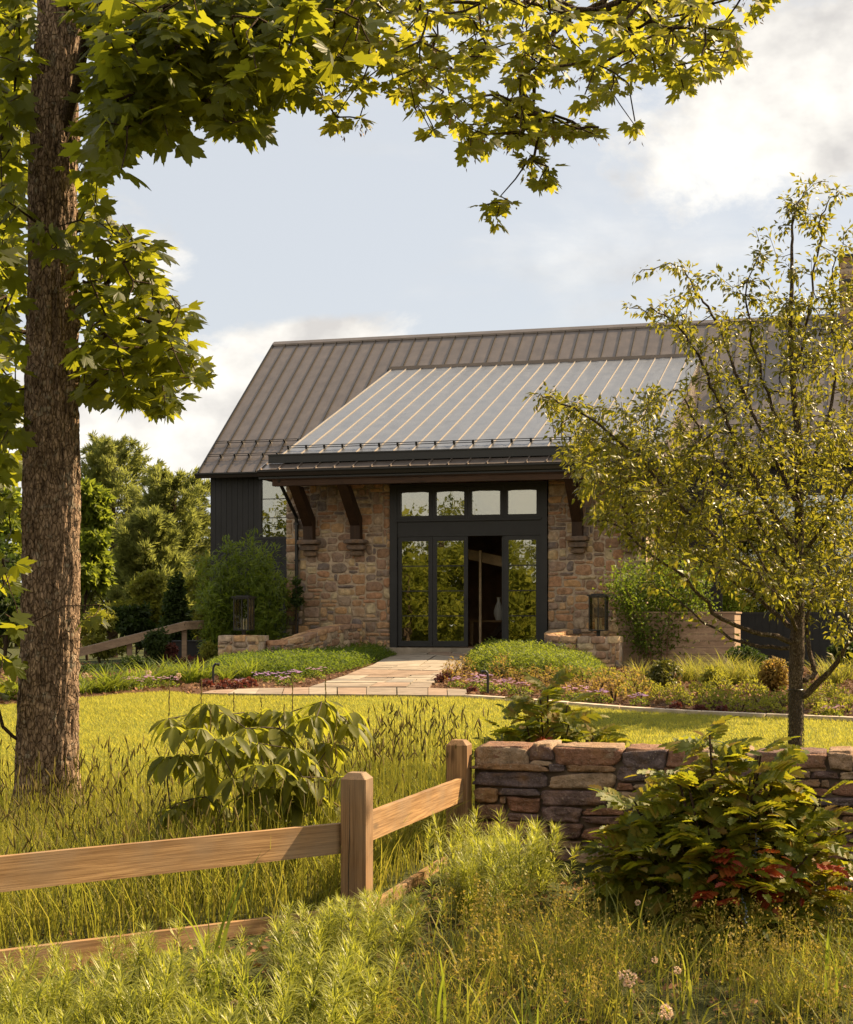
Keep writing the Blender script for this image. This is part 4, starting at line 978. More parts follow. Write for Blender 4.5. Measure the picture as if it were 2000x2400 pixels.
c87 = 8 / 7
def pl(pts): return [(x * c87, y * c87) for x, y in pts]
REG = [  # polygon, bunches, depth range, leaf size, leaves per bunch
    ([(-30, -40), (760, -40), (735, 60), (700, 130), (640, 190), (600, 205), (560, 190), (500, 265), (470, 255), (430, 225), (380, 210), (360, 285), (330, 275), (290, 280), (265, 345), (230, 355), (200, 325), (185, 300), (200, -40)], 410, (8.8, 11.5), .165, (3, 5)),
    ([(230, -60), (560, -60), (520, 130), (380, 180), (230, 260), (215, 200), (210, -60)], 160, (9.2, 11.8), .16, (3, 5)),
    ([(-30, -40), (48, -40), (42, 300), (38, 560), (38, 800), (35, 960), (-30, 1000)], 300, (10.6, 15), .16, (3, 5)),
    ([(120, -30), (220, -30), (200, 60), (140, 70)], 4, (10.2, 11.0), .15, (3, 5)),
    ([(160, 300), (230, 360), (225, 440), (165, 520)], 16, (10.6, 12.4), .14, (3, 4)),
    ([(160, 420), (230, 440), (300, 455), (328, 490), (322, 560), (360, 595), (398, 660), (380, 715), (418, 745), (424, 765), (400, 790), (375, 795), (350, 835), (330, 830), (310, 795), (270, 835), (250, 790), (200, 780), (165, 820), (160, 620)], 215, (10.4, 12.8), .155, (3, 5)),
    ([(60, 430), (140, 445), (125, 520), (80, 545), (50, 510)], 5, (10.7, 11.05), .15, (3, 4)),
    ([(-20, 1130), (35, 1160), (55, 1280), (10, 1300)], 4, (10.2, 10.6), .17, (2, 3)),
    ([(-30, 950), (18, 960), (32, 1150), (22, 1420), (-30, 1440)], 22, (10.8, 11.8), .15, (2, 4)),
    ([(168, 1215), (215, 1245), (195, 1295), (165, 1260)], 3, (11.0, 11.3), .13, (2, 3)),
]
REG_Y = [
    ([(640, -30), (800, -30), (790, 100), (765, 130), (740, 245), (700, 255), (655, 235), (660, 180), (720, 150), (690, 100)], 58, (9.2, 11), .103, (3, 5)),
    ([(780, -30), (1010, -30), (1000, 100), (960, 170), (1005, 200), (1000, 300), (940, 325), (900, 280), (850, 340), (885, 395), (865, 390), (843, 340), (862, 250), (840, 200), (800, 190), (780, 100)], 130, (9.2, 11.2), .10, (3, 5)),
    ([(990, 430), (1010, 398), (1042, 402), (1046, 430), (1015, 455)], 6, (10, 10.4), .092, (3, 5)),
    ([(1050, 330), (1110, 310), (1153, 335), (1150, 370), (1110, 378), (1080, 350)], 11, (10, 10.5), .092, (3, 5)),
    ([(1000, -30), (1350, -30), (1330, 120), (1290, 195), (1330, 250), (1300, 265), (1262, 190), (1200, 205), (1180, 160), (1130, 150), (1100, 205), (1080, 285), (1020, 280), (990, 210), (1060, 150), (1030, 80)], 150, (9.2, 11.3), .10, (3, 5)),
    ([(1040, 210), (1180, 240), (1250, 268), (1240, 288), (1190, 262), (1100, 285), (1040, 280)], 34, (10, 10.8), .096, (3, 5)),
    ([(1330, -30), (1460, -30), (1500, 20), (1522, 105), (1480, 145), (1420, 150), (1405, 195), (1370, 160), (1300, 130)], 100, (9.4, 11.4), .10, (3, 5)),
    ([(1480, -30), (1600, -20), (1598, 15), (1510, 35)], 7, (9.8, 10.4), .10, (3, 4)),
]
def bunches(regs):
    P = []; info = []
    for poly, n, (d0, d1_), size, (a, b_) in regs:
        q = polysample(pl(poly), n); Y = RNG.uniform(d0, d1_, n); P.append(pix(q, Y)); info += [(size, a, b_)] * n
    return np.concatenate(P), info
def bough_leaves(mb, P, info, spread=.85):
    T = []; D = []; N = []; S = []
    for p, (size, a, b_) in zip(P, info):
        k = RNG.integers(a, b_ + 1); az = RNG.uniform(0, 6.28)
        for i in range(k):
            an = az + i * 6.28 / k + RNG.normal() * .4; dn = RNG.uniform(-1.1, .15)
            d = np.array([math.cos(an), math.sin(an), dn]); off = d / np.linalg.norm(d) * size * RNG.uniform(.2, spread)
            T.append(p + off); D.append(d); up = np.array([RNG.normal() * .45, RNG.normal() * .45 - .25, 1.0])
            if RNG.random() < .35: up = up + np.array([RNG.normal() * .5, -1.2, 0])
            N.append(up); S.append(size * RNG.uniform(.62, 1.15))
    put_leaves(mb, np.array(T), np.array(D), np.array(N), np.array(S) * .82, MAPLES)
    return np.array(T)
tz = lambda py: np.array([(trunkline(py) - CX) / FPX * TY, TY, EYE + (HZ - py) / FPX * TY])
PD, iD = bunches(REG); PYg, iY = bunches(REG_Y)
seeds = [[tz(-260)], [tz(60), tz(-10) + (.35, -.5, .1), tz(-90) + (1.1, -.7, .0), tz(-120) + (2.0, -.3, .05)],
         [tz(-240), tz(-330) + (.7, -.5, .1), tz(-380) + (1.7, -1.0, .0), tz(-360) + (2.7, -1.3, -.2), tz(-330) + (3.5, -1.4, -.4), tz(-260) + (4.1, -1.4, -.5)],
         [tz(300) + (.1, -.1, 0), tz(230) + (.22, -.3, 0), tz(120) + (.38, -.6, .1), tz(40) + (.5, -.8, .1)],
         [tz(560), tz(540) + (.3, .2, .1), tz(600) + (.6, .1, 0)], [tz(900), tz(760) + (-.25, .6, 0), tz(500) + (-.4, 1.2, .2)], [tz(760), tz(700) + (.35, -.1, .05)],
         [tz(1740) + (-.18, -.05, 0), tz(1700) + (-.3, -.15, 0), tz(1500) + (-.36, -.3, 0), tz(1300) + (-.38, -.4, 0), tz(1150) + (-.37, -.5, 0)], [tz(1420) + (.15, -.2, 0)]]
allP = np.concatenate([PD, PYg]); Nn, par = grow(seeds, allP)
mb = MB(); tubes_from(mb, Nn, par, .0042, 2.25, .075, 7, skip=1); mb.build('branch', M_twig, maple, True)
mb = MB(); bough_leaves(mb, PD, iD); mb.build('crown', M_maple, maple)
mb = MB(); TL = bough_leaves(mb, PYg, iY); mb.build('hanging_foliage', M_maple_y, maple)
# winged seeds in hanging bunches
V, F = lance(.13, .1, .3); mb = MB(); q = PYg[RNG.integers(0, len(PYg), 150)]; T = np.repeat(q, 7, 0) + RNG.normal(size=(1050, 3)) * .028 - (0, 0, .06)
D = RNG.normal(size=(1050, 3)) * .5 - (0, 0, 1); mb.inst(V, F, frames(D, rnd_dirs(1050)) * .042, T); mb.build('seed_cluster', M_samara, maple)

# ---------------------------------------------------------------- small ornamental tree at the right
orn = thing('ornamental_tree', 'young fine-leaved tree with a fan of thin branches and black mesh round its trunk', 'tree', (0, 0, 0))
OY = 15.4
def opx(x, y, dy=0.0): return at(x * c87, y * c87, OY + dy)
tr = [opx(1633, 1640), opx(1633, 1540), opx(1632, 1400), opx(1634, 1340), opx(1636, 1270), opx(1638, 1180), opx(1640, 1050, .1), opx(1637, 900, .1), opx(1625, 760, 0), opx(1622, 640, -.1), opx(1625, 520, 0), opx(1628, 440, 0), opx(1650, 395, 0)]
tr_r = [15, 14.2, 14.2, 16, 13, 11, 9, 7.5, 5.8, 4.6, 3.2, 2.2, 1.2]
mb = MB()
def spline(P, R, k=6):
    P = np.asarray(P, float); R = np.asarray(R, float); t_ = np.arange(len(P)); tt = np.linspace(0, len(P) - 1, (len(P) - 1) * k + 1)
    out = []
    for v in tt:
        i = min(int(v), len(P) - 2); f = v - i; p0, p1, p2, p3 = P[max(i - 1, 0)], P[i], P[i + 1], P[min(i + 2, len(P) - 1)]
        out.append(.5 * ((2 * p1) + (-p0 + p2) * f + (2 * p0 - 5 * p1 + 4 * p2 - p3) * f * f + (-p0 + 3 * p1 - 3 * p2 + p3) * f ** 3))
    return np.array(out), np.interp(tt, t_, R)
kpx = c87 / FPX * OY
p_, r_ = spline(tr, np.array(tr_r) * kpx); mb.tube(p_ + RNG.normal(size=p_.shape) * .004, r_ * (1 + RNG.normal(size=len(r_)) * .03), 14); mb.build('trunk', M_obark, orn, True)
LIMBS = [  # (1750-px points with depth offset), start radius px
    ([(1640, 1425, 0), (1690, 1390, -.15), (1735, 1330, -.4), (1775, 1220, -.6), (1800, 1080, -.7)], 9),
    ([(1648, 1395, 0), (1672, 1370, .1), (1655, 1300, .25), (1660, 1240, .3), (1690, 1120, .5), (1720, 960, .6), (1735, 800, .6)], 7),
    ([(1630, 1320, 0), (1560, 1300, -.3), (1480, 1270, -.5), (1410, 1190, -.7), (1340, 1140, -.9), (1270, 1080, -1.0), (1210, 1060, -1.1)], 6.5),
    ([(1632, 1300, 0), (1570, 1240, .3), (1480, 1170, .5), (1400, 1110, .6), (1330, 1030, .8), (1240, 970, .9), (1170, 930, 1.0)], 6),
    ([(1636, 1260, 0), (1560, 1190, -.4), (1490, 1130, -.6), (1400, 1040, -.8), (1300, 930, -1.0), (1210, 860, -1.1), (1130, 815, -1.2), (1100, 812, -1.2)], 6.5),
    ([(1638, 1200, 0), (1570, 1090, .2), (1500, 980, .3), (1440, 900, .4), (1390, 800, .5), (1330, 850, .6)], 6),
    ([(1640, 1130, 0), (1560, 1010, -.3), (1500, 890, -.4), (1460, 790, -.5), (1410, 690, -.6), (1350, 640, -.7), (1290, 632, -.7)], 6),
    ([(1640, 1040, 0), (1570, 900, .2), (1520, 790, .3), (1470, 660, .4), (1430, 600, .4), (1390, 545, .4), (1310, 560, .4)], 5.5),
    ([(1638, 960, 0), (1580, 830, -.1), (1545, 700, -.2), (1530, 600, -.2), (1560, 520, -.2)], 5),
    ([(1638, 1000, 0), (1690, 880, .2), (1715, 740, .3), (1700, 600, .3), (1730, 500, .3)], 5.5),
    ([(1640, 1150, 0), (1700, 1060, -.3), (1760, 960, -.4), (1800, 820, -.5)], 5.5),
    ([(1638, 1230, 0), (1720, 1180, .4), (1790, 1140, .6), (1840, 1060, .7)], 5.5),
    ([(1630, 780, 0), (1660, 640, -.1), (1675, 520, -.1), (1690, 430, -.1), (1725, 395, -.1)], 3.5),
    ([(1636, 1280, .1), (1600, 1200, .7), (1560, 1080, 1.1), (1540, 960, 1.3)], 5),
    ([(1634, 1290, -.1), (1600, 1230, -.8), (1550, 1130, -1.2), (1500, 1020, -1.4)], 5),
    ([(1632, 1330, 0), (1540, 1322, .3), (1450, 1280, .6), (1390, 1230, .8), (1330, 1200, 1.0)], 5),
]
mb = MB(); LQ = []
nodes0 = [list(p_[60:])]
for pts, r0 in LIMBS:
    P = [opx(x, y, d) for x, y, d in pts]; q, r = spline(P, np.linspace(r0 * .9, .8, len(P)) * kpx, 5); q[1:-1] += RNG.normal(size=q[1:-1].shape) * .012
    mb.tube(q, r, 7); nodes0.append(list(q[2:])); LQ.append(q)
CROWN = [([(1090, 800), (1150, 830), (1220, 850), (1300, 830), (1380, 760), (1420, 720), (1370, 680), (1290, 640), (1350, 610), (1420, 600), (1400, 560), (1300, 555), (1400, 530), (1470, 560), (1520, 560), (1540, 480), (1590, 400), (1640, 370), (1710, 370), (1735, 400), (1690, 440), (1700, 480), (1760, 460), (1830, 520), (1850, 900), (1850, 1280), (1720, 1330), (1660, 1260), (1580, 1260), (1500, 1230), (1420, 1190), (1350, 1190), (1280, 1130), (1230, 1080), (1170, 1010), (1200, 960), (1130, 930), (1160, 880)], 760),
         ([(1250, 900), (1800, 860), (1830, 1230), (1650, 1250), (1400, 1150), (1270, 1030)], 520), ([(1560, 620), (1800, 560), (1800, 860), (1480, 860)], 130), ([(1100, 800), (1250, 830), (1350, 800), (1420, 900), (1380, 1150), (1270, 1090), (1170, 980)], 240)]
Q = []
for poly, n in CROWN:
    q = polysample(pl(poly), n); w_ = 1.5 * np.clip((q[:, 1] / c87 - 380) / 500, .12, 1); Q.append(pix(q, OY + RNG.normal(size=n) * w_ * .62))
Q = np.concatenate(Q)
Nn, par = grow(nodes0, Q); n0 = sum(len(a) for a in nodes0)
tubes_from(mb, Nn, par, .0026, 2.6, .02, 5, skip=n0); mb.build('branch', M_obark, orn, True)
M_orn = leafmat('ornamental_leaf', [(.050, .060, .010), (.085, .095, .014), (.115, .115, .018), (.12, .095, .02), (.065, .08, .012)], (.46, .45, .05), .45, .30, .6)
T = []; D = []; N = []; S = []
for i in range(n0, len(Nn)):
    j = par[i]; v = Nn[i] - Nn[j]; L = np.linalg.norm(v) + 1e-6; u = v / L
    k = int(RNG.integers(11, 18))
    for q in range(k):
        f = RNG.uniform(.25, 1.08); side = RNG.normal(size=3); d = u * .7 + side * .6 + np.array([0, 0, -.12])
        T.append(Nn[j] + v * f + side * .035); D.append(d); N.append(np.array([0, -.2, 1]) + RNG.normal(size=3) * .55); S.append(RNG.uniform(.047, .082))
for q in LQ:
    m = len(q)
    for i in range(int(m * .3), m):
        for _ in range(3 + int(5 * i / m)):
            sd_ = RNG.normal(size=3); T.append(q[i] + sd_ * .035); D.append((q[i] - q[i - 1]) * 6 + sd_ * .6 - (0, 0, .3)); N.append(np.array([0, -.2, 1]) + RNG.normal(size=3) * .55); S.append(RNG.uniform(.05, .09))
put = [lance(.23, .35, .3), lance(.26, .15, .5)]
mb = MB(); put_leaves(mb, np.array(T), np.array(D), np.array(N), np.array(S), put); mb.build('crown', M_orn, orn)
# deer mesh round the trunk
mb = MB(); zb, zt_ = opx(1633, 1640)[2], opx(1633, 1414)[2]; cxy = opx(1632.5, 1500)[:2]; rr = 16.2 * kpx
for sg in (1, -1):
    for k in range(15):
        a0_ = k / 15 * 6.283; zs = np.linspace(zb, zt_, 40); aa = a0_ + sg * (zs - zb) * 8.0
        mb.tube(np.stack([cxy[0] + rr * np.cos(aa), cxy[1] + rr * np.sin(aa), zs], -1), .0017, 3, cap=False)
a_ = np.linspace(0, 6.283, 30); mb.tube(np.stack([cxy[0] + rr * np.cos(a_), cxy[1] + rr * np.sin(a_), 0 * a_ + zt_], -1), .004, 4)
mb.build('trunk_mesh', M_gutter, orn)

# ---------------------------------------------------------------- background trees and shrubs
def blob_points(blobs, n, rng, shell=.55):
    """points in ellipsoid blobs (x,y,z,rx,ry,rz), more near the surface"""
    b = np.array(blobs, float); vol = b[:, 3] * b[:, 4] * b[:, 5]; k = rng.choice(len(b), n, p=vol ** .75 / (vol ** .75).sum())
    d = rnd_dirs(n, rng); r = rng.uniform(0, 1, n) ** shell ; r = r * (1 + .22 * vnoise(d * 2.5 + k[:, None] * 3.7, 5))
    return b[k, :3] + d * r[:, None] * b[k, 3:6], d, r
def leafy(parent, name, mat, blobs, n, size, templ, rng, out=.6, up=.3, shell=.5):
    P, d, r = blob_points(blobs, n, rng, shell)
    D = d * out + rnd_dirs(n, rng) * .8 - (0, 0, .25); N = d * .6 + (0, 0, up) + rnd_dirs(n, rng) * .7
    mb = MB(); put_leaves(mb, P, D, N, rng.uniform(.7, 1.25, n) * size, templ, 0, rng); return mb.build(name, mat, parent)
def tree_skel(parent, base, top, blobs, r0, mat, rng):
    mb = MB(); base = np.array(base, float); top = np.array(top, float)
    P = [base + (top - base) * f + rng.normal(size=3) * .02 * np.linalg.norm(top - base) * (0 < f < 1) for f in (0, .25, .5, .75, 1)]
    q, r = spline(P, [r0, r0 * .8, r0 * .6, r0 * .4, r0 * .12], 4); mb.tube(q, r, 8)
    for b in blobs:
        c = np.array(b[:3]); j = int(np.clip(np.searchsorted(q[:, 2], c[2] - .25 * (top[2] - base[2])), 2, len(q) - 2))
        m = (q[j] + c) / 2 + (0, 0, .08 * np.linalg.norm(c - q[j])); mb.tube([q[j], m, c], [r[j] * .5, r[j] * .3, r[j] * .12], 5)
    return mb.build('trunk', mat, parent, True)
def broadleaf(name, label, px, py_top, py_bot, wpx, Y, mat, n, size, seed, nb=16, templ=None, cat='tree', group=None, flat=.75, zbase=None):
    rng = np.random.default_rng(seed); c = at(px, py_top, Y); g = float(terr(c[0], Y)) if zbase is None else zbase; zt = c[2]; zb = max(at(px, py_bot, Y)[2], g + .1); w = wpx / FPX * Y / 2; h = zt - zb
    blobs = []
    for k in range(nb):
        f = rng.uniform(0, 1); wr = w * (1 - .75 * abs(f - .38) ** 1.5 * 1.3); a = rng.uniform(0, 6.28); q = rng.uniform(.15, .8) * wr
        rb = w * rng.uniform(.26, .42); blobs.append((c[0] + q * math.cos(a), Y + q * math.sin(a), zb + h * (.1 + .8 * f), rb, rb, rb * flat))
    r = thing(name, label, cat, (0, 0, 0), 0, group)
    tree_skel(r, (c[0], Y, g - .1), (c[0], Y, zb + h * .8), blobs, max(.03, w * .05), M_twig, rng)
    leafy(r, 'crown', mat, blobs, n, size, templ or [diamond(.34), diamond(.28, .1, .4)], rng); return r
M_green = leafmat('bright_tree_leaf', [(.075, .12, .018), (.11, .155, .024), (.14, .18, .03)], (.36, .42, .06), .45, .5, .35)
M_green2 = leafmat('yellow_green_leaf', [(.12, .145, .03), (.16, .18, .038), (.19, .19, .05)], (.46, .46, .08), .45, .5, .35)
M_deep = leafmat('deep_green_leaf', [(.018, .036, .011), (.028, .05, .014), (.036, .06, .016)], (.08, .13, .03), .30, .5, .35)
M_pine = leafmat('pine_needle', [(.10, .125, .048), (.14, .165, .062), (.17, .19, .08)], (.38, .43, .14), .42, .5, .3)
M_bamboo = leafmat('bamboo_leaf', [(.06, .105, .014), (.10, .15, .02), (.14, .185, .028)], (.36, .46, .05), .38, .45, .4)
M_wood_far = leafmat('woodland_leaf', [(.07, .085, .012), (.13, .145, .02), (.20, .20, .03)], (.2, .24, .04), .35, .6, .2)

def pine(label, px, py_top, wpx, Y, seed, py_bot=1480):
    rng = np.random.default_rng(seed); c = at(px, py_top, Y); g = float(terr(c[0], Y)); H = c[2] - g; w = wpx / FPX * Y / 2
    r = thing('pine_tree', label, 'tree', (0, 0, 0)); mb = MB(); mb.tube([(c[0], Y, g - .2), (c[0] + .1, Y, g + H * .5), (c[0], Y, c[2] - .1)], [w * .09, w * .06, .02], 8)
    T = []; D = []
    nl = 100
    for k in range(nl):
        f = (k + rng.uniform()) / nl; z = g + H * (.10 + .9 * f); L = w * (1.12 * (1 - f) ** .62 * (.55 + .45 * min(1, f * 4)) + .07) * rng.uniform(.6, 1.22); a = rng.uniform(0, 6.28); rise = .18 + .5 * f
        tpts = []
        for q in np.linspace(0, 1, 6): tpts.append(np.array([c[0] + math.cos(a) * L * q, Y + math.sin(a) * L * q, z + L * (rise * q + .42 * q * q) - .06 * L]))
        mb.tube(tpts, np.linspace(.045, .008, 6) * (1 - .5 * f), 4, cap=False)
        m = int(10 + L * 19)
        for j in range(m):
            q = rng.uniform(.25, 1.0) ** .7; i = min(int(q * 5), 4); p = tpts[i] + (tpts[i + 1] - tpts[i]) * (q * 5 - i)
            sid = rng.normal(size=3) * np.array([1, 1, .45]) * .125 * L * (1.05 - .55 * q); p = p + sid
            d = np.array([math.cos(a), math.sin(a), .75]) + rng.normal(size=3) * .5; T.append(p); D.append(d)
    mb.build('trunk', M_twig, r, True)
    T = np.array(T); D = np.array(D); n = len(T); K = 12
    TT = np.repeat(T, K, 0) + RNG.normal(size=(n * K, 3)) * .04; DD = np.repeat(D / np.linalg.norm(D, axis=1)[:, None], K, 0) + RNG.normal(size=(n * K, 3)) * .42
    mb = MB(); V, F = diamond(.075, 0, 0); mb.inst(V, F, frames(DD, rnd_dirs(n * K)) * RNG.uniform(.20, .36, n * K)[:, None, None], TT); mb.build('crown', M_pine, r); return r
pine('tallest feathery pine in the row beyond the handrail', 262, 1052, 330, 62, 31)
pine('feathery pine standing next to the gable wall, lower than its neighbour', 408, 1128, 300, 58, 32)
pine('half hidden pine rising between the two feathery pines', 345, 1215, 200, 54, 36)
broadleaf('broadleaf_tree', 'bright green dense tree just right of the maple trunk', 205, 1120, 1400, 150, 48, M_green, 8000, .26, 41, 22)
broadleaf('broadleaf_tree', 'bright leafy tree left of the maple trunk', 10, 1080, 1480, 200, 46, M_green, 8000, .25, 42, 22)
broadleaf('broadleaf_tree', 'pale layered tree in front of the pines', 345, 1335, 1500, 165, 46, M_green2, 5000, .17, 43, 18, flat=.45)
broadleaf('broadleaf_tree', 'slim yellow-green sapling by the low end of the handrail', 235, 1430, 1580, 135, 37.5, M_green2, 3000, .11, 44, 16)
broadleaf('broadleaf_tree', 'dark tree filling the gap below the pale layered tree', 320, 1400, 1520, 120, 43, M_deep, 3500, .15, 45, 16)
broadleaf('broadleaf_tree', 'yellow-green tree showing beside the bamboo and gable', 480, 1290, 1500, 130, 47, M_green2, 3000, .17, 46, 14)
broadleaf('broadleaf_tree', 'dull green tree behind the leaves at the far left edge', -40, 1230, 1620, 220, 40, M_deep, 4000, .2, 47, 18)
def conifer_cone(label, px, py_top, py_bot, wpx, Y, seed, mat):
    rng = np.random.default_rng(seed); c = at(px, py_top, Y); g = float(terr(c[0], Y)); r = thing('evergreen_shrub', label, 'evergreen', (0, 0, 0)); h = c[2] - g; w = wpx / FPX * Y / 2
    blobs = [(c[0] + rng.normal() * .03, Y, g + h * f, w * (1 - f) ** .6 * 1.0 + .05, w * (1 - f) ** .6 + .05, h * .09) for f in np.linspace(.05, .97, 14)]
    mb = MB(); mb.tube([(c[0], Y, g - .1), (c[0], Y, g + h * .9)], [.06, .01], 6); mb.build('trunk', M_twig, r)
    leafy(r, 'foliage', mat, blobs, 5500, .13, [diamond(.3)], rng, .9, .2, .35); return r
conifer_cone('dark conical evergreen standing between the handrail and the bamboo', 412, 1352, 1500, 78, 41, 51, M_deep)

# two trees beyond the right edge of the picture; their dappled shade falls over the lawn and the mahonia
broadleaf('shade_tree', 'tree beyond the right edge whose shade crosses the lawn', 1000 + 8.6 / 22.8 * 3600, HZ - (8.4 - EYE) / 22.8 * 3600, HZ - (4.9 - EYE) / 22.8 * 3600, 3.6 / 22.8 * 3600, 22.8, M_green, 1500, .24, 61, 12)
broadleaf('shade_tree', 'tree beyond the right edge whose shade dapples the front wall', 1000 + 6.4 / 10.6 * 3600, HZ - (6.6 - EYE) / 10.6 * 3600, HZ - (3.6 - EYE) / 10.6 * 3600, 3.8 / 10.6 * 3600, 10.6, M_green, 350, .19, 62, 12)
# the woods behind the viewer, mirrored in the door glass
rng = np.random.default_rng(77); mb = MB(); mb2 = MB()
for k in range(42):
    a = math.radians(rng.uniform(175, 268)); R = rng.uniform(22, 40); x, y = R * math.sin(a) + 2, R * math.cos(a) + 2
    h = rng.uniform(4.6, 10.3) * (R / 30); w = h * rng.uniform(.28, .4); g = float(terr(x, y))
    blobs = [(x + rng.normal() * w * .45, y + rng.normal() * w * .45, g + h * rng.uniform(.2, .92), w * .42, w * .42, w * .36) for _ in range(11)]
    P, d, r = blob_points(blobs, 3200, rng, .5); put_leaves(mb, P, d + rnd_dirs(3200, rng) * .8, d + rnd_dirs(3200, rng) * .6, rng.uniform(.14, .32, 3200), [diamond(.38)], 0, rng)
    mb.tube([(x, y, g - .2), (x, y, g + h * .7)], [w * .1, w * .04], 6, 1)
# and the far tree line that closes the horizon behind the garden
for k in range(70):
    x = -150 + 300 * (k + rng.uniform(0, 1)) / 70; y = rng.uniform(105, 150); h = rng.uniform(5.5, 9.5); w = h * .55; g = float(terr(x, y)); blobs = [(x + rng.normal() * w * .5, y, g + h * rng.uniform(.1, .85), w * .5, w * .4, w * .38) for _ in range(7)]
    P, d, r = blob_points(blobs, 420, rng, .45); put_leaves(mb, P, d + rnd_dirs(420, rng) * .8, d + rnd_dirs(420, rng) * .6, rng.uniform(.5, 1.0, 420), [diamond(.4)], 0, rng); mb.tube([(x, y, g - .2), (x, y, g + h * .6)], [.3, .1], 5, 1)
tag(mb.build('woods', [M_wood_far, M_twig]), kind='stuff')
# ---------------------------------------------------------------- lawn blades, beds, perennials
rs = np.random.default_rng(101)
M_grass = leafmat('lawn_grass_blade', [(.19, .205, .05), (.25, .245, .06), (.30, .275, .08), (.21, .22, .05)], (.56, .54, .11), .5, .5, .35, .3)
M_meadow = leafmat('meadow_grass_blade', [(.085, .115, .022), (.13, .15, .032), (.18, .18, .05), (.25, .215, .08)], (.46, .46, .08), .42, .5, .35, .2)
M_seed = leafmat('seed_head', [(.07, .065, .025), (.11, .095, .035), (.16, .13, .05), (.24, .19, .08)], (.25, .22, .06), .25, .6, .3, .1)
M_bed = leafmat('bed_leaf', [(.045, .085, .014), (.065, .11, .018), (.09, .13, .022)], (.26, .34, .04), .42, .45, .4)
M_chart = leafmat('chartreuse_leaf', [(.12, .145, .025), (.165, .185, .035), (.20, .205, .045)], (.48, .46, .07), .42, .5, .35)
M_tan = leafmat('bronze_leaf', [(.20, .13, .05), (.26, .18, .07), (.17, .14, .045), (.28, .15, .07)], (.44, .34, .10), .4, .5, .35)
M_mulch = leafmat('mulch_chip', [(.20, .11, .085), (.27, .15, .11), (.14, .08, .06), (.33, .21, .15)], (.1, .06, .03), .05, .8, .1)
M_purple = leafmat('violet_petal', [(.30, .20, .55), (.38, .26, .62), (.26, .18, .50)], (.45, .3, .7), .35, .5, .3, 0)
M_pink = leafmat('pink_petal', [(.50, .40, .48), (.60, .50, .56), (.44, .32, .42)], (.6, .5, .56), .35, .5, .3, 0)
M_red = leafmat('dark_red_leaf', [(.09, .022, .028), (.12, .035, .04), (.06, .016, .022)], (.22, .05, .05), .3, .4, .5)
M_strap = leafmat('strap_leaf', [(.06, .10, .018), (.09, .13, .022), (.13, .16, .03)], (.36, .42, .05), .45, .4, .4)
M_box = leafmat('box_leaf', [(.05, .065, .012), (.08, .09, .018), (.12, .115, .03)], (.24, .24, .04), .35, .35, .6)

def ground_pts(poly, n, rng):
    q = polysample(np.asarray(poly)[:, :2], n, rng); return np.column_stack([q, terr(q[:, 0], q[:, 1])])
def blades(mb, P, h, rng, bend=(.15, .9), w=.004, lean=.25, mi=0, nseg=2):
    n = len(P); T_ = [bladeT(b_, 1.0, nseg) for b_ in np.linspace(bend[0], bend[1], 4)]; k = rng.integers(0, 4, n); R = rotz(rng.uniform(0, 6.283, n)); h = np.broadcast_to(h, (n,))
    tl = rng.normal(size=(n, 2)) * lean
    for j, (V, F) in enumerate(T_):
        q = k == j
        if not q.any(): continue
        S = np.zeros((q.sum(), 3, 3)); ww = w * rng.uniform(.6, 1.3, q.sum()); S[:, 0, 0] = ww; S[:, 1, 1] = h[q]; S[:, 2, 2] = h[q]
        M = R[q] @ S; M[:, 0, 2] += tl[q, 0] * h[q]; M[:, 1, 2] += tl[q, 1] * h[q]; mb.inst(V, F, M, P[q], mi)
# lawn
P = ground_pts(LAWN, 300000, rs); vis = (abs(P[:, 0]) < .30 * P[:, 1] + .3); P = P[vis]
hh = (.050 + .015 * vnoise(P * 1.3, 3)) * rs.uniform(.6, 1.25, len(P)); mb = MB(); blades(mb, P, hh, rs, (.2, 1.0), .0042, .45, 0, 1)
tag(mb.build('lawn_grass', M_grass), kind='stuff')
# mulch chips over the beds
V, F = diamond(.35, .1, .1); mb = MB()
for poly, n in ((left_bed, 16000), (right_bed, 26000)):
    P = ground_pts(poly, n, rs); P = P[(P[:, 1] < 36)] + (0, 0, .015); m = len(P); D = rnd_dirs(m, rs) * (1, 1, .4); mb.inst(V, F, frames(D, rnd_dirs(m, rs) + (0, 0, 1.0)) * rs.uniform(.03, .09, m)[:, None, None], P)
tag(mb.build('bark_mulch', M_mulch), kind='stuff')

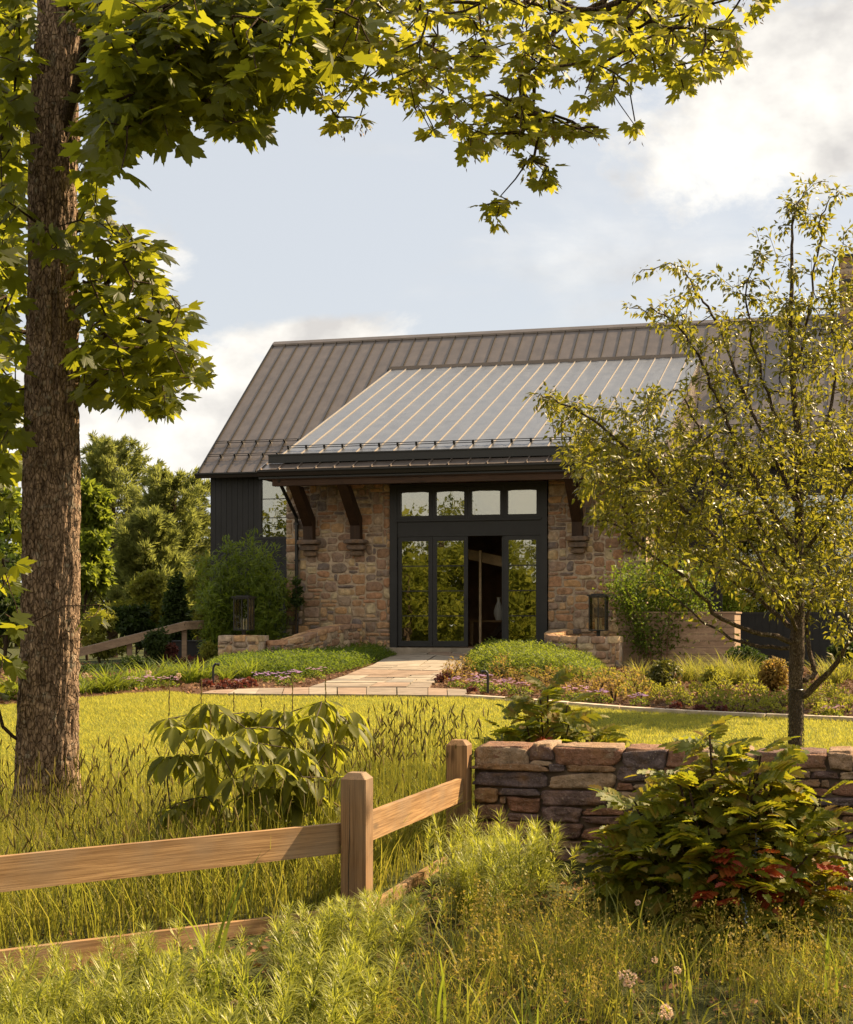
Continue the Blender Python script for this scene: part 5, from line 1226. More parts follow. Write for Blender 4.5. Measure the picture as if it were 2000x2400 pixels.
# ground cover masses either side of the path
def cover(name, foot, h, n, mat, size, seed, templ=None):
    rng = np.random.default_rng(seed); q = ground_pts(foot, n, rng); foot = np.asarray(foot)[:, :2]
    # distance to the rim gives a rounded cushion
    e = np.full(n, 9.0)
    for i in range(len(foot)):
        a, b_ = foot[i], foot[(i + 1) % len(foot)]; ab = b_ - a; f = np.clip(((q[:, :2] - a) @ ab) / (ab @ ab), 0, 1); e = np.minimum(e, np.linalg.norm(q[:, :2] - a - f[:, None] * ab, axis=1))
    top = h * (1 - np.exp(-e / .22)) * (1 + .22 * vnoise(np.column_stack([q[:, :2] * 2.2, 0 * e]), seed)) + .04
    # shoots: a stem tip with leaves round it
    k = 8; T = []; D = []; N = []
    tip = q + np.column_stack([rng.normal(size=(n, 2)) * .02, top * rng.uniform(.55, 1.05, n)])
    T = np.repeat(tip, k, 0) - np.column_stack([np.zeros((n * k, 2)), np.tile(np.linspace(0, .10, k), n) * 1.0]); an = np.tile(np.arange(k) * 2.4, n) + np.repeat(rng.uniform(0, 6.28, n), k)
    ri = np.tile(np.linspace(1.4, .0, k), n); D = np.column_stack([np.cos(an), np.sin(an), ri + rng.normal(size=n * k) * .2]); N = np.column_stack([-np.cos(an) * .5, -np.sin(an) * .5, np.ones(n * k)]) + rng.normal(size=(n * k, 3)) * .2
    mb = MB(); put_leaves(mb, T, D, N, rng.uniform(.7, 1.2, n * k) * size, templ or [lance(.17, .3, .3), lance(.15, .2, .6)], 0, rng)
    return tag(mb.build(name, mat), kind='stuff')
gl = [gp(*p) for p in ((930, 1540), (870, 1560), (800, 1578), (700, 1592), (600, 1592), (520, 1588), (470, 1580), (500, 1562))] + [np.array([*PL[:2], 0]) + (.55, -.45, 0)] + [np.array([*p, 0]) + (0, -.3, 0) for p in wl[4::3]] + [np.array([*H2(-1.95, -.4), 0])]
cover('ground_cover', gl, .30, 4200, M_bed, .085, 61)
gr = [gp(*p) for p in ((1105, 1538), (1090, 1552), (1100, 1572), (1150, 1584), (1230, 1592), (1310, 1598), (1380, 1600), (1420, 1592))] + [np.array([*PR[:2], 0]) + (.0, -.45, 0), np.array([*PR[:2], 0]) + (-.62, -.2, 0)] + [np.array([*p, 0]) + (-.25, -.12, 0) for p in wr[3::3]] + [np.array([*H2(1.7, -.4), 0])]
M_bed2 = leafmat('sunny_bed_leaf', [(.075, .115, .02), (.10, .145, .026), (.13, .165, .032)], (.34, .40, .05), .42, .42, .45)
cover('ground_cover', gr, .36, 3900, M_bed2, .085, 62)

# perennial clumps: one of each kind, then copies
def clump(name, label, cat, mat, n, w, h, size, seed, group, templ=None, dome=True, stems=0):
    rng = np.random.default_rng(seed); r = thing(name, label, cat, (0, -5 - seed * .0, -50), 0, group)
    d = rnd_dirs(n, rng); d[:, 2] = abs(d[:, 2]); rr = rng.uniform(.35, 1, n) ** .5; P = d * rr[:, None] * (w / 2, w / 2, h) * (1 + .2 * vnoise(d * 3, seed))[:, None]
    D = d * .6 + rnd_dirs(n, rng) * .7 + (0, 0, .25); N = d * .5 + (0, 0, .6) + rnd_dirs(n, rng) * .6
    mb = MB(); put_leaves(mb, P, D, N, rng.uniform(.7, 1.25, n) * size, templ or [diamond(.33), lance(.2)], 0, rng); mb.build('foliage', mat, r)
    mb = MB()
    for k in range(10):
        a = rng.uniform(0, 6.28); mb.tube([(0, 0, -.05), (math.cos(a) * w * .15, math.sin(a) * w * .15, h * .4), (math.cos(a) * w * .3, math.sin(a) * w * .3, h * .75)], [.006, .004, .002], 4, cap=False)
    mb.build('stem', M_twig, r); return r
def flower_heads(parent, n, w, h, size, mat, seed, z0=.0):
    rng = np.random.default_rng(seed); V, F = diamond(.62, .1, .2)
    V = np.concatenate([V + (0, -.06, 0), V * (.98, .98, 1)]); V = V[:4]
    for k in range(n):
        a = rng.uniform(0, 6.28); q = math.sqrt(rng.uniform()) * w / 2; c = np.array([q * math.cos(a), q * math.sin(a), z0 + h * rng.uniform(.7, 1.1)]); mb = MB()
        D = np.array([[math.cos(b_), math.sin(b_), .35] for b_ in np.arange(5) * 1.2566]) + rng.normal(size=(5, 3)) * .1; fr_ = frames(D, np.tile([0, -.4, 1.0], (5, 1))) * size; VV = np.einsum('nij,vj->nvi', fr_, V); VV[:, 0] = 0
        me_V = np.concatenate([[c], (VV[:, 1:] + c).reshape(-1, 3)]); FF = [tuple(0 if v_ == 0 else 1 + 3 * i_ + v_ - 1 for v_ in f_) for i_ in range(5) for f_ in F]
        mb.add(me_V, FF); mb.build('flower', mat, parent)
def strap_clump(name, label, cat, mat, n, h, w, seed, group, bend=(.3, 1.3), lean=.3):
    rng = np.random.default_rng(seed); r = thing(name, label, cat, (0, 0, -50), 0, group); P = np.column_stack([rng.normal(size=(n, 2)) * .05, np.zeros(n) - .02]); mb = MB(); blades(mb, P, rng.uniform(.55, 1.1, n) * h, rng, bend, w, lean, 0, 4); mb.build('foliage', mat, r); return r
def scatter(proto, pxs, rng, sc=(.85, 1.15), labels=None):
    first = True
    for i, (x, y) in enumerate(pxs):
        p = gp(x, y); s = rng.uniform(*sc); a = rng.uniform(0, 6.28)
        if first: proto.location = p; proto.rotation_euler = (0, 0, a); proto.scale = (s, s, s); first = False
        else: copy_thing(proto, p, a, s)
ch = clump('perennial_clump', 'low chartreuse mounded plant in the mulch behind the kerb', 'garden plant', M_chart, 260, .46, .26, .055, 71, 'chartreuse mounds along the right kerb')
scatter(ch, [(1545, 1643), (1600, 1655), (1640, 1640), (1672, 1662), (1708, 1645), (1735, 1668), (1778, 1652), (1800, 1672), (1838, 1658), (1480, 1632), (1520, 1622), (1580, 1630), (1905, 1660), (1930, 1682), (1960, 1650), (1985, 1672), (1945, 1635), (1895, 1640), (1690, 1622), (1760, 1630), (1415, 1590), (1440, 1600), (1470, 1603)], rs, (.65, 1.05))
tn = clump('bronze_perennial', 'airy bronze-tinted plant at the front of the right bed', 'garden plant', M_tan, 170, .40, .36, .06, 72, 'bronze plants at the front of the right bed', [lance(.2), lance(.16, .2, .6)])
scatter(tn, [(1175, 1592), (1215, 1605), (1250, 1600), (1290, 1612), (1330, 1603), (1370, 1618), (1410, 1612), (1445, 1625), (1480, 1618), (1310, 1630), (1270, 1625), (1350, 1635), (1400, 1640), (1190, 1578), (1060, 1600), (1090, 1585), (1440, 1645), (1500, 1640)], rs, (.7, 1.15))
sg = strap_clump('sedge_clump', 'arching yellow-green grass tuft in the right bed', 'ornamental grass', M_meadow, 130, .55, .005, 73, 'grass tufts in the right bed', (.3, 1.2), .32)
scatter(sg, [(1500, 1600), (1610, 1600), (1625, 1595), (1680, 1605), (1700, 1597), (1725, 1606), (1752, 1600), (1770, 1605), (1935, 1600), (1960, 1604), (1985, 1595), (1650, 1602)], rs, (.85, 1.25))
ge = clump('geranium', 'low cranesbill with violet flowers at the corner where bed meets path', 'flower', M_bed2, 150, .36, .12, .05, 74, 'violet cranesbills beside the path')
flower_heads(ge, 15, .40, .19, .032, M_purple, 75)
scatter(ge, [(1070, 1612), (1110, 1618), (1150, 1624), (1185, 1620), (1220, 1630), (1130, 1608), (1290, 1640), (1350, 1646), (1410, 1648), (640, 1600), (665, 1608), (690, 1600), (560, 1612), (610, 1598), (350, 1614), (395, 1612), (310, 1618), (740, 1592), (1500, 1655), (1950, 1685)], rs, (.7, 1.1))
rd = clump('dark_rosette', 'dark red rosette plant at the edge of the paving', 'garden plant', M_red, 130, .22, .13, .05, 76, 'dark red rosettes at the bed edges', [diamond(.4)])
scatter(rd, [(520, 1618), (530, 1612), (555, 1616), (572, 1612), (586, 1610), (486, 1612), (1105, 1624), (1050, 1590), (1035, 1600), (1585, 1662), (1640, 1668), (1692, 1672)], rs, (.7, 1.1))
dl = strap_clump('daylily', 'strap-leaved daylily clump along the left edge of the lawn', 'garden plant', M_strap, 70, .50, .011, 77, 'daylilies along the lawn edge', (.5, 1.5), .3)
scatter(dl, [(195, 1630), (215, 1625), (240, 1625), (262, 1622), (285, 1618), (335, 1610), (360, 1605), (395, 1600), (420, 1598), (450, 1602), (480, 1600), (530, 1598), (545, 1592), (310, 1612), (180, 1622), (20, 1640), (60, 1640), (600, 1588), (640, 1585), (580, 1592), (670, 1584), (715, 1585)], rs, (.7, 1.2))
# single shrubs, each its own label
def shrub(name, label, px, py_top, py_base, wpx, mat, n, size, seed, Y=None, templ=None, cat='shrub', nb=9):
    rng = np.random.default_rng(seed); b_ = gp(px, py_base) if Y is None else np.array([at(px, py_base, Y)[0], Y, float(terr(at(px, py_base, Y)[0], Y))]); Y = b_[1]
    w = wpx / FPX * Y / 2; h = at(px, py_top, Y)[2] - b_[2]; blobs = []
    for k in range(nb):
        a = rng.uniform(0, 6.28); q = rng.uniform(0, .55) * w; blobs.append((b_[0] + q * math.cos(a), Y + q * math.sin(a), b_[2] + h * rng.uniform(.3, .75), w * .5, w * .5, h * .30))
    r = thing(name, label, cat, (0, 0, 0)); mb = MB()
    for k in range(7):
        bl = blobs[k % nb]; mb.tube([(b_[0] + rng.normal() * .03, Y + rng.normal() * .03, b_[2] - .05), (b_[0] * .5 + bl[0] * .5, Y * .5 + bl[1] * .5, b_[2] + h * .3), bl[:3]], [.014, .01, .004], 5, cap=False)
    mb.build('stem', M_twig, r); leafy(r, 'foliage', mat, blobs, n, size, templ or [diamond(.35), diamond(.3, .1, .4)], rng, .6, .4, .4); return r
shrub('box_shrub', 'rounded small-leaved shrub below the right lantern pier', 1555, 1548, 1618, 90, M_box, 2600, .055, 81)
shrub('box_shrub', 'rounded bronze-green shrub just left of the meshed tree trunk', 1812, 1545, 1622, 88, M_tan, 2600, .055, 82)
shrub('dark_shrub', 'dark broad evergreen shrub at the sunlit end of the board screen', 1762, 1512, 1590, 120, M_deep, 2400, .075, 83)
shrub('feathery_plant', 'pale feathery plant between the grass tufts and the board screen', 1668, 1560, 1612, 70, M_chart, 1200, .06, 84)
shrub('evergreen_shrub', 'upright dark green shrub before the middle of the handrail', 364, 1472, 1580, 58, M_deep, 2600, .075, 85, 33.6)
shrub('red_shrub', 'pinkish red shrub between handrail posts', 402, 1508, 1570, 40, M_red, 900, .06, 86, 33.8)
shrub('red_flower_plant', 'low red-leaved plant beneath the taller handrail post', 455, 1538, 1570, 90, M_red, 900, .055, 87, 33.4)
shrub('low_shrub', 'low dark shrub under the first handrail post', 315, 1540, 1590, 110, M_deep, 2400, .07, 88, 32.0)
shrub('low_shrub', 'dark green shrub spreading at the left end of the daylilies', 235, 1560, 1612, 140, M_deep, 2600, .07, 89, 30.5)
shrub('pale_shrub', 'loose yellow-green shrub left of the lantern pier', 492, 1502, 1550, 60, M_green2, 700, .075, 90, 34.2)
shrub('low_shrub', 'mid green shrub at the foot of the taller handrail post', 405, 1560, 1600, 80, M_bed, 1600, .065, 91, 31.2)
shrub('low_shrub', 'dark shrub half hidden at the far right behind the tree', 1985, 1500, 1600, 120, M_deep, 2200, .09, 92, 30)
# bamboo-like shrub against the gable
rng = np.random.default_rng(93); bb = thing('bamboo', 'tall bushy bamboo with narrow leaves in front of the charcoal gable wall', 'bamboo', (0, 0, 0)); mb = MB(); T = []; D = []
for k in range(44):
    f = rng.uniform(-1, 1); px = 566 + f * 72; Y = 35.6 + rng.uniform(-.7, .7); b_ = at(px, 1500, Y); g = float(terr(b_[0], Y)); topy = 1262 + 70 * abs(f) ** 1.5 + abs(rng.normal()) * 55
    tp = at(566 + f * 112 + rng.normal() * 8, topy, Y + rng.normal() * .3); P = [np.array([b_[0], Y, g]), (np.array([b_[0], Y, g]) * .55 + tp * .45) + rng.normal(size=3) * .04, tp]
    q, r = spline(P, [.013, .009, .003], 6); mb.tube(q, r, 5)
    for j in range(2, len(q)):
        for _ in range(8):
            p = q[j] + rng.normal(size=3) * np.array([.15, .15, .12]) * (1.1 - .55 * j / len(q)); T.append(p); D.append((p - q[j]) * 4 + np.array([0, 0, .5]) + rng.normal(size=3) * .35)
mb.build('stem', M_deep, bb); n = len(T); T = np.repeat(np.array(T), 4, 0) + RNG.normal(size=(n * 4, 3)) * .035; D = np.repeat(np.array(D), 4, 0) + RNG.normal(size=(n * 4, 3)) * .35
mb = MB(); put_leaves(mb, T, D, np.tile([0, -.3, 1.0], (n * 4, 1)) + RNG.normal(size=(n * 4, 3)) * .4, RNG.uniform(.11, .20, n * 4), [lance(.12, .2, .3), lance(.10, .2, .7)]); mb.build('foliage', M_bamboo, bb)
# climber at the downspout
broadleaf('vine', 'thin leafy climber round the left downspout', 692, 1345, 1440, 38, 35.3, M_deep, 420, .09, 94, 6, None, 'climber')
# multi-stem shrub at the right pier
rng = np.random.default_rng(95); ms = thing('multistem_shrub', 'multi-stemmed shrub with reddish twigs behind the right lantern', 'shrub', (0, 0, 0)); mb = MB(); T = []
for k in range(26):
    f = rng.uniform(-1, 1); Y = 32.2 + rng.normal() * .25; b_ = at(1556 + f * 28, 1575, Y); g = float(terr(b_[0], Y)); tp = at(1552 + f * 118, 1290 + 60 * f * f + rng.uniform(0, 80), Y + rng.normal() * .5)
    q, r = spline([np.array([b_[0], Y, g - .05]), np.array([b_[0], Y, g]) * .6 + tp * .4 + rng.normal(size=3) * .05, tp], [.014, .009, .003], 7); mb.tube(q, r, 5)
    for j in range(5, len(q)):
        for _ in range(44): T.append(q[j] + rng.normal(size=3) * .16)
mb.build('stem', plain('reddish_twig', (.13, .065, .04), .7, .3), ms); T = np.array(T); n = len(T); mb = MB(); put_leaves(mb, T, rnd_dirs(n, rng) - (0, 0, .2), rnd_dirs(n, rng) * .7 + (0, 0, .7), rng.uniform(.055, .10, n), [diamond(.36), lance(.22)], 0, rng); mb.build('foliage', M_bed, ms)
# allium globes along the left bed
def allium(label, p, h, r, group, mat=M_pink, n=46, seed=1):
    rng = np.random.default_rng(seed); t_ = thing('allium', label, 'flower', p, 0, group); mb = MB(); mb.tube([(0, 0, -.05), (.02, .0, h * .5), (0, 0, h)], [.0035, .003, .0025], 5); mb.build('stem', M_strap, t_)
    d = rnd_dirs(n, rng); mb = MB(); V, F = diamond(.35, .2, 0)
    for k in range(n):
        c = np.array([0, 0, h]) + d[k] * r * rng.uniform(.55, 1); D = d[k] + rnd_dirs(4, rng) * .8; mb.inst(V, F, frames(D, rnd_dirs(4, rng)) * r * .42, np.tile(c, (4, 1)))
    mb.build('flower_head', mat, t_); return t_
for i, (x, y, yb) in enumerate(((349, 1577, 1612), (202, 1583, 1625), (419, 1584, 1606))):
    b_ = gp(x, yb); allium(['pale pink globe flower above the daylilies near the handrail', 'pale pink globe flower next to the maple trunk edge', 'small pale globe flower among daylilies left of the path light'][i], b_, at(x, y, b_[1])[2] - b_[2], .042, 'globe flowers in the left bed', seed=i)
# ---------------------------------------------------------------- foreground: meadow grass, buckeye, mahonias, bluestar, sedge
rng = np.random.default_rng(202)
# meadow between the fence and the lawn: blades, stalks, seed heads
MEADOW = [(-4.2, 7.2), (-2.4, 7.55), (-.42, 9.1), (.1, 10.6), (.45, 11.6), (.2, 12.4), (-.9, 12.7), (-2.2, 12.3), (-3.3, 12.4), (-5.5, 12.2)]
P = ground_pts(MEADOW, 15000, rng); h = (.46 + .16 * vnoise(P * .9, 5)) * rng.uniform(.45, 1.2, len(P)); mb = MB(); blades(mb, P, h, rng, (.1, .9), .0034, .16, 0, 3)
tag(mb.build('meadow_grass', M_meadow), kind='stuff')
P = ground_pts(MEADOW, 1900, rng); P = np.concatenate([P, ground_pts([(-.9, 10.3), (.2, 10.9), (.45, 11.7), (.1, 12.6), (-1.2, 12.9)], 320, rng)])
mb = MB(); md = MB(); n = len(P); far = sstep(P[:, 1], 8.5, 11.5); tallp = sstep(P[:, 0] + .9 - .25 * (P[:, 1] - 10.3), -.3, .25); hs_ = (.46 + .12 * far + .26 * tallp) * rng.uniform(.72, 1.12, n)
V0, F0 = bladeT(.15, 1.0, 3); hv, hf = [], []
nn = 6; t_ = np.linspace(0, 1, 5); rr_ = np.array([.35, 1, 1, .8, .1])
for i_, tt in enumerate(t_):
    for k in range(nn): hv.append((math.cos(k / nn * 6.283) * rr_[i_], math.sin(k / nn * 6.283) * rr_[i_], tt))
for i_ in range(4):
    for k in range(nn): hf.append((i_ * nn + k, i_ * nn + (k + 1) % nn, (i_ + 1) * nn + (k + 1) % nn, (i_ + 1) * nn + k))
hv = np.array(hv)
ln = rng.normal(size=(n, 2)) * .09; ax = np.column_stack([ln, np.ones(n)]); ax /= np.linalg.norm(ax, axis=1)[:, None]
R = frames(rng.normal(size=(n, 3)) * (1, 1, 0) + 1e-3, ax)   # columns side, along, up ; use up = ax
sv = np.array([(-1, 0, 0), (1, 0, 0), (1, 0, 1), (-1, 0, 1)]); S = R * np.stack([np.full(n, .0016), np.ones(n), hs_], -1)[:, None, :]; mb.inst(sv, np.array([(0, 1, 2, 3)]), S, P)
S = R[:, :, [1, 0, 2]] * np.stack([np.full(n, .0016), np.ones(n), hs_], -1)[:, None, :]; mb.inst(sv, np.array([(0, 1, 2, 3)]), S, P)
mb.build('grass_stalks', M_meadow)
bpy.data.objects['grass_stalks'].name = 'meadow_stalk_grass'; tag(bpy.data.objects['meadow_stalk_grass'], kind='stuff')
tip = P + R[:, :, 2] * hs_[:, None]; L = rng.uniform(.05, .10, n); bent = ax + np.column_stack([rng.normal(size=(n, 2)) * .35, rng.normal(size=n) * .15]); bent /= np.linalg.norm(bent, axis=1)[:, None]
Rh = frames(rnd_dirs(n, rng), bent); # up column near bent
U = bent; A_ = np.cross(U, [1.0, .2, 0]); A_ /= np.linalg.norm(A_, axis=1)[:, None]; B_ = np.cross(U, A_); hw2 = rng.uniform(.0038, .0062, n)
RH = np.stack([A_ * hw2[:, None], B_ * hw2[:, None], U * L[:, None]], -1); md.inst(hv, np.array(hf), RH, tip - U * .01); tag(md.build('seed_grass', M_seed), kind='stuff')

# bottlebrush buckeye with drooping palmate leaves
def leafletT(nx=2, nyl=7, droop=.55, fold=.22, w=.22):
    V = []; F = []; cols = np.linspace(-1, 1, 2 * nx + 1)
    for j in range(nyl + 1):
        t_ = j / nyl; ww = w * (math.sin(math.pi * min(1, t_ ** .8)) ** .75 if 0 < t_ < 1 else 0.004) * (.65 + .5 * t_)
        for c_ in cols: V.append((c_ * ww, t_, fold * abs(c_) * ww * 1.2 - droop * t_ * t_ * .6 + .012 * math.sin(j * 2.6) * abs(c_)))
    m = len(cols)
    for j in range(nyl):
        for k in range(m - 1): F.append((j * m + k, j * m + k + 1, (j + 1) * m + k + 1, (j + 1) * m + k))
    return np.array(V), np.array(F)
def buckmat():
    m, t = newmat('buckeye_leaf'); co = objco(t); g = t.n('NewGeometry').outputs['Random Per Island']
    c = t.ramp(g, [(0, (.085, .10, .014)), (.5, (.12, .13, .02)), (1, (.155, .155, .026))]); c = t.mix(t.rng(t.noise(co, 14, 4), .4, .7, 0, .35), c, (.03, .045, .01))
    a = princ(t, c, .5, .22, 0, bump(t, t.noise(co, 30, 3), .25, .006)); tr = t.n('BsdfTranslucent', Color=t.mix(.5, t.mix(1.0, c, (2.6, 2.6, 1.3), 'MULTIPLY'), (.50, .48, .04)))
    finish(t, t.n('MixShader', Fac=.52, i1=a, i2=tr.outputs[0])); return m
M_buck = buckmat()
bk = thing('buckeye_shrub', 'buckeye shrub with big drooping palmate leaves behind the front rail', 'shrub', (0, 0, 0)); BY = 10.0
whorls = [(350, 1560, -.2), (345, 1480, .1), (400, 1470, .2), (440, 1450, 0), (480, 1470, .3), (505, 1500, -.1), (560, 1465, .2), (600, 1465, .1), (660, 1445, 0), (650, 1475, -.2), (690, 1470, .2), (715, 1490, .1), (530, 1530, -.3), (470, 1545, -.2), (440, 1520, -.4), (410, 1555, -.2), (590, 1540, -.3), (540, 1575, -.4), (620, 1560, -.1), (650, 1575, .0), (480, 1600, -.4), (560, 1620, -.3), (620, 1600, -.3), (665, 1600, -.2), (500, 1640, -.3), (590, 1650, -.2), (640, 1640, -.2), (420, 1640, -.1), (350, 1665, -.2), (375, 1650, -.1), (520, 1660, .1), (450, 1655, .2), (560, 1680, .1), (610, 1690, 0), (660, 1660, .1), (395, 1500, -.2), (575, 1500, 0), (520, 1475, .4), (680, 1530, .2), (480, 1690, 0), (650, 1700, -.1), (430, 1590, .1)]
root = np.array([at(545, 1500, BY)[0], BY + .1, float(terr(at(545, 1500, BY)[0], BY))])
Wp = np.array([at(x * c87, (y - 6) * c87, BY + d * 1.3) for x, y, d in whorls])
seeds = [[root, root + (-.05, 0, .25), root + (-.12, 0, .5)], [root + (.12, .05, 0), root + (.18, 0, .3), root + (.25, 0, .55)], [root + (-.15, .05, 0), root + (-.3, .0, .3), root + (-.42, 0, .5)]]
Nn, par = grow(seeds, Wp); mb = MB(); tubes_from(mb, Nn, par, .0036, 2.2, .014, 6); mb.build('stem', plain('dark_stem', (.045, .028, .018), .7, .3, 0, 20, .3), bk, True)
mb = MB(); LT = [leafletT(), leafletT(2, 7, .9, .3, .2), leafletT(2, 7, .3, .15, .23)]
T = []; D = []; N = []; S = []
for p in Wp:
    for w_ in range(int(rng.integers(2, 4))):
        az = rng.uniform(0, 6.28); k = int(rng.integers(5, 8)); c_ = p + np.array([math.cos(az), math.sin(az), .1]) * .06 * w_
        for i in range(k):
            a = az + i * 6.283 / k + rng.normal() * .15; D.append((math.cos(a), math.sin(a), -.12 - rng.uniform(0, .85))); N.append((math.cos(a) * .8, math.sin(a) * .8, 1)); T.append(c_ + np.array([math.cos(a), math.sin(a), -.1]) * .015); S.append(rng.uniform(.12, .21))
put_leaves(mb, np.array(T), np.array(D), np.array(N), np.array(S), LT, 0, rng); mb.build('leaf', M_buck, bk, True)
o = bk.children[-1]; o.name = 'foliage'
for (x, yt, yb, dy) in ((347, 1395, 1470, 0), (413, 1390, 1460, .1), (600, 1385, 1470, .1), (668, 1390, 1440, 0), (432, 1450, 1520, -.2), (690, 1455, 1500, .1), (536, 1430, 1480, .2), (480, 1420, 1460, .1), (583, 1445, 1500, 0)):
    mb = MB(); a = at(x * c87, yb * c87, BY + dy); b_ = at(x * c87, yt * c87, BY + dy); q = np.linspace(0, 1, 14)[:, None]; mb.tube(a + (b_ - a) * q + rng.normal(size=(14, 3)) * .0015, .0028 + .0022 * (np.arange(14) % 2), 5); mb.build('flower_spike', M_seed, bk)

# mahonias: pinnate, spiny leaflets
def spiny():
    pts = [(0, 1.0)]
    for k, (y, w_) in enumerate(((.86, .10), (.80, .20), (.70, .15), (.60, .29), (.50, .20), (.38, .33), (.27, .22), (.15, .28), (.04, .12))): pts.append((w_, y + (.05 if k % 2 else 0)))
    r = pts[1:]; full = [(0, 1.0)] + r + [(0, 0)] + [(-x, y) for x, y in r[::-1]]
    return fan(full[::-1], -.35, .25, (0, .45))
def pinnate(nl, droop, rs_):
    V0, F0 = spiny(); VV = []; FF = []; off = 0
    def add(base, d, nrm, s):
        nonlocal off
        R = frames(np.array([d]), np.array([nrm]))[0] * s; VV.append((V0 @ R.T) + base); FF.append(F0 + off); off += len(V0)
    for k in range(nl):
        t_ = .22 + .70 * k / nl; z = .15 * t_ - droop * t_ * t_; sl = .36 * (.75 + .5 * math.sin(math.pi * (k + .6) / (nl + .6)))
        for sd_ in (-1, 1): add((0, t_, z), (sd_ * 1.0, .42 + rs_.normal() * .06, .05 - droop * .4 + rs_.normal() * .08), (-sd_ * .12, -.1, 1), sl)
    add((0, .93, .15 - droop), (0, 1, -droop * 1.2), (0, .2, 1), .38)
    return np.concatenate(VV), np.concatenate(FF)
PINN = [pinnate(5, .25, rng), pinnate(6, .45, rng), pinnate(5, .1, rng), pinnate(4, .6, rng)]
M_mah = leafmat('mahonia_leaf', [(.05, .078, .012), (.09, .118, .016), (.14, .165, .022), (.19, .18, .028), (.17, .10, .025)], (.52, .52, .03), .42, .46, .4, .3)
M_mahr = leafmat('red_mahonia_leaf', [(.16, .022, .018), (.22, .04, .02), (.20, .085, .02)], (.45, .07, .03), .42, .3, .6, .1)
M_berry = plain('blue_berry', (.10, .13, .17), .5, .4, 0, 30, .3)
def mahonia(label, c, R, H, n, size, seed, berries=0, reds=0):
    """c: base centre (x,y,z), R radius, H height"""
    rg = np.random.default_rng(seed); r = thing('mahonia', label, 'shrub', (0, 0, 0)); mb = MB(); T = []; D = []; N = []; S = []; heads = []
    ns = max(8, n // 9)
    for k in range(ns):
        f = rg.uniform(0, 1) ** .55; a = k * 2.4 + rg.normal() * .3; rr = R * .72 * f; hh = H * (1.0 - .55 * f ** 2) * rg.uniform(.55, .92); tp = np.array([c[0] + rr * math.cos(a), c[1] + rr * math.sin(a) * .8, c[2] + hh])
        b_ = np.array([c[0] + rr * .25 * math.cos(a), c[1] + rr * .25 * math.sin(a), c[2] - .05]); q, rd_ = spline([b_, b_ * .5 + tp * .5 + np.array([0, 0, .05]), tp], [.012, .010, .006], 5); mb.tube(q, rd_, 6); heads.append(tp)
        m = int(round(n / ns))
        for j in range(m):
            lev = j / m; az = j * 2.4 + rg.uniform(0, 1); el = .75 - 1.35 * lev + rg.normal() * .15
            out = np.array([math.cos(a), math.sin(a), 0]) * .45 * f
            D.append(np.array([math.cos(az), math.sin(az), el]) + out); N.append(np.array([0, -.15, 1.1]) + rg.normal(size=3) * .3); T.append(tp - (0, 0, lev * .34 * H)); S.append(size * rg.uniform(.75, 1.2))
    mb.build('stem', M_twig, r); T, D, N, S = map(np.array, (T, D, N, S)); red = np.zeros(len(T), bool)
    if reds:
        low = np.argsort(abs(T[:, 2] - c[2] - .42 * H) * .8 + .10 * rg.normal(size=len(T)) - .2 * (T[:, 0] - c[0]) + .9 * (T[:, 1] - c[1])); red[low[:reds]] = True; red[rg.choice(len(T), max(1, reds // 3), replace=False)] = True
    mb = MB(); put_leaves(mb, T[~red], D[~red], N[~red], S[~red], PINN, 0, rg); mb.build('foliage', M_mah, r)
    if reds: mb = MB(); put_leaves(mb, T[red] - (0, .05, .05), D[red] - (0, .3, .4), N[red], S[red] * .8, PINN, 0, rg); mb.build('red_foliage', M_mahr, r)
    if berries:
        for k in range(berries):
            mb = MB(); p = heads[int(rg.integers(0, len(heads)))] + rg.normal(size=3) * .1 - (0, .14, .12 + rg.uniform(0, .2)); mb.tube([p + (0, 0, .03), p - (0, 0, .15)], .0016, 4)
            for j in range(9):
                q = p + np.array([rg.normal() * .010, rg.normal() * .010, -.016 * j]); th_ = np.linspace(0, np.pi, 5); mb.tube([q + (0, 0, .006 * math.cos(v)) for v in th_], [.006 * math.sin(v) + .0006 for v in th_], 6, cap=False)
            mb.build('berry_string', M_berry, r, True)
    return r
MX = at(1925, 2000, 9.15); mahonia('large glossy spiny mahonia with a few red leaves before the stone wall', (at(1700, 2000, 9.25)[0], 9.25, float(terr(1.8, 9.2))), 1.0, 1.34, 560, .235, 303, 22, 20)
SX = at(1285, 1700, 12.7); mahonia('smaller mahonia rising behind the left end of the stone wall', (SX[0], 12.7, float(terr(SX[0], 12.7)) + .12), .66, 1.02, 190, .24, 304, 0, 3)

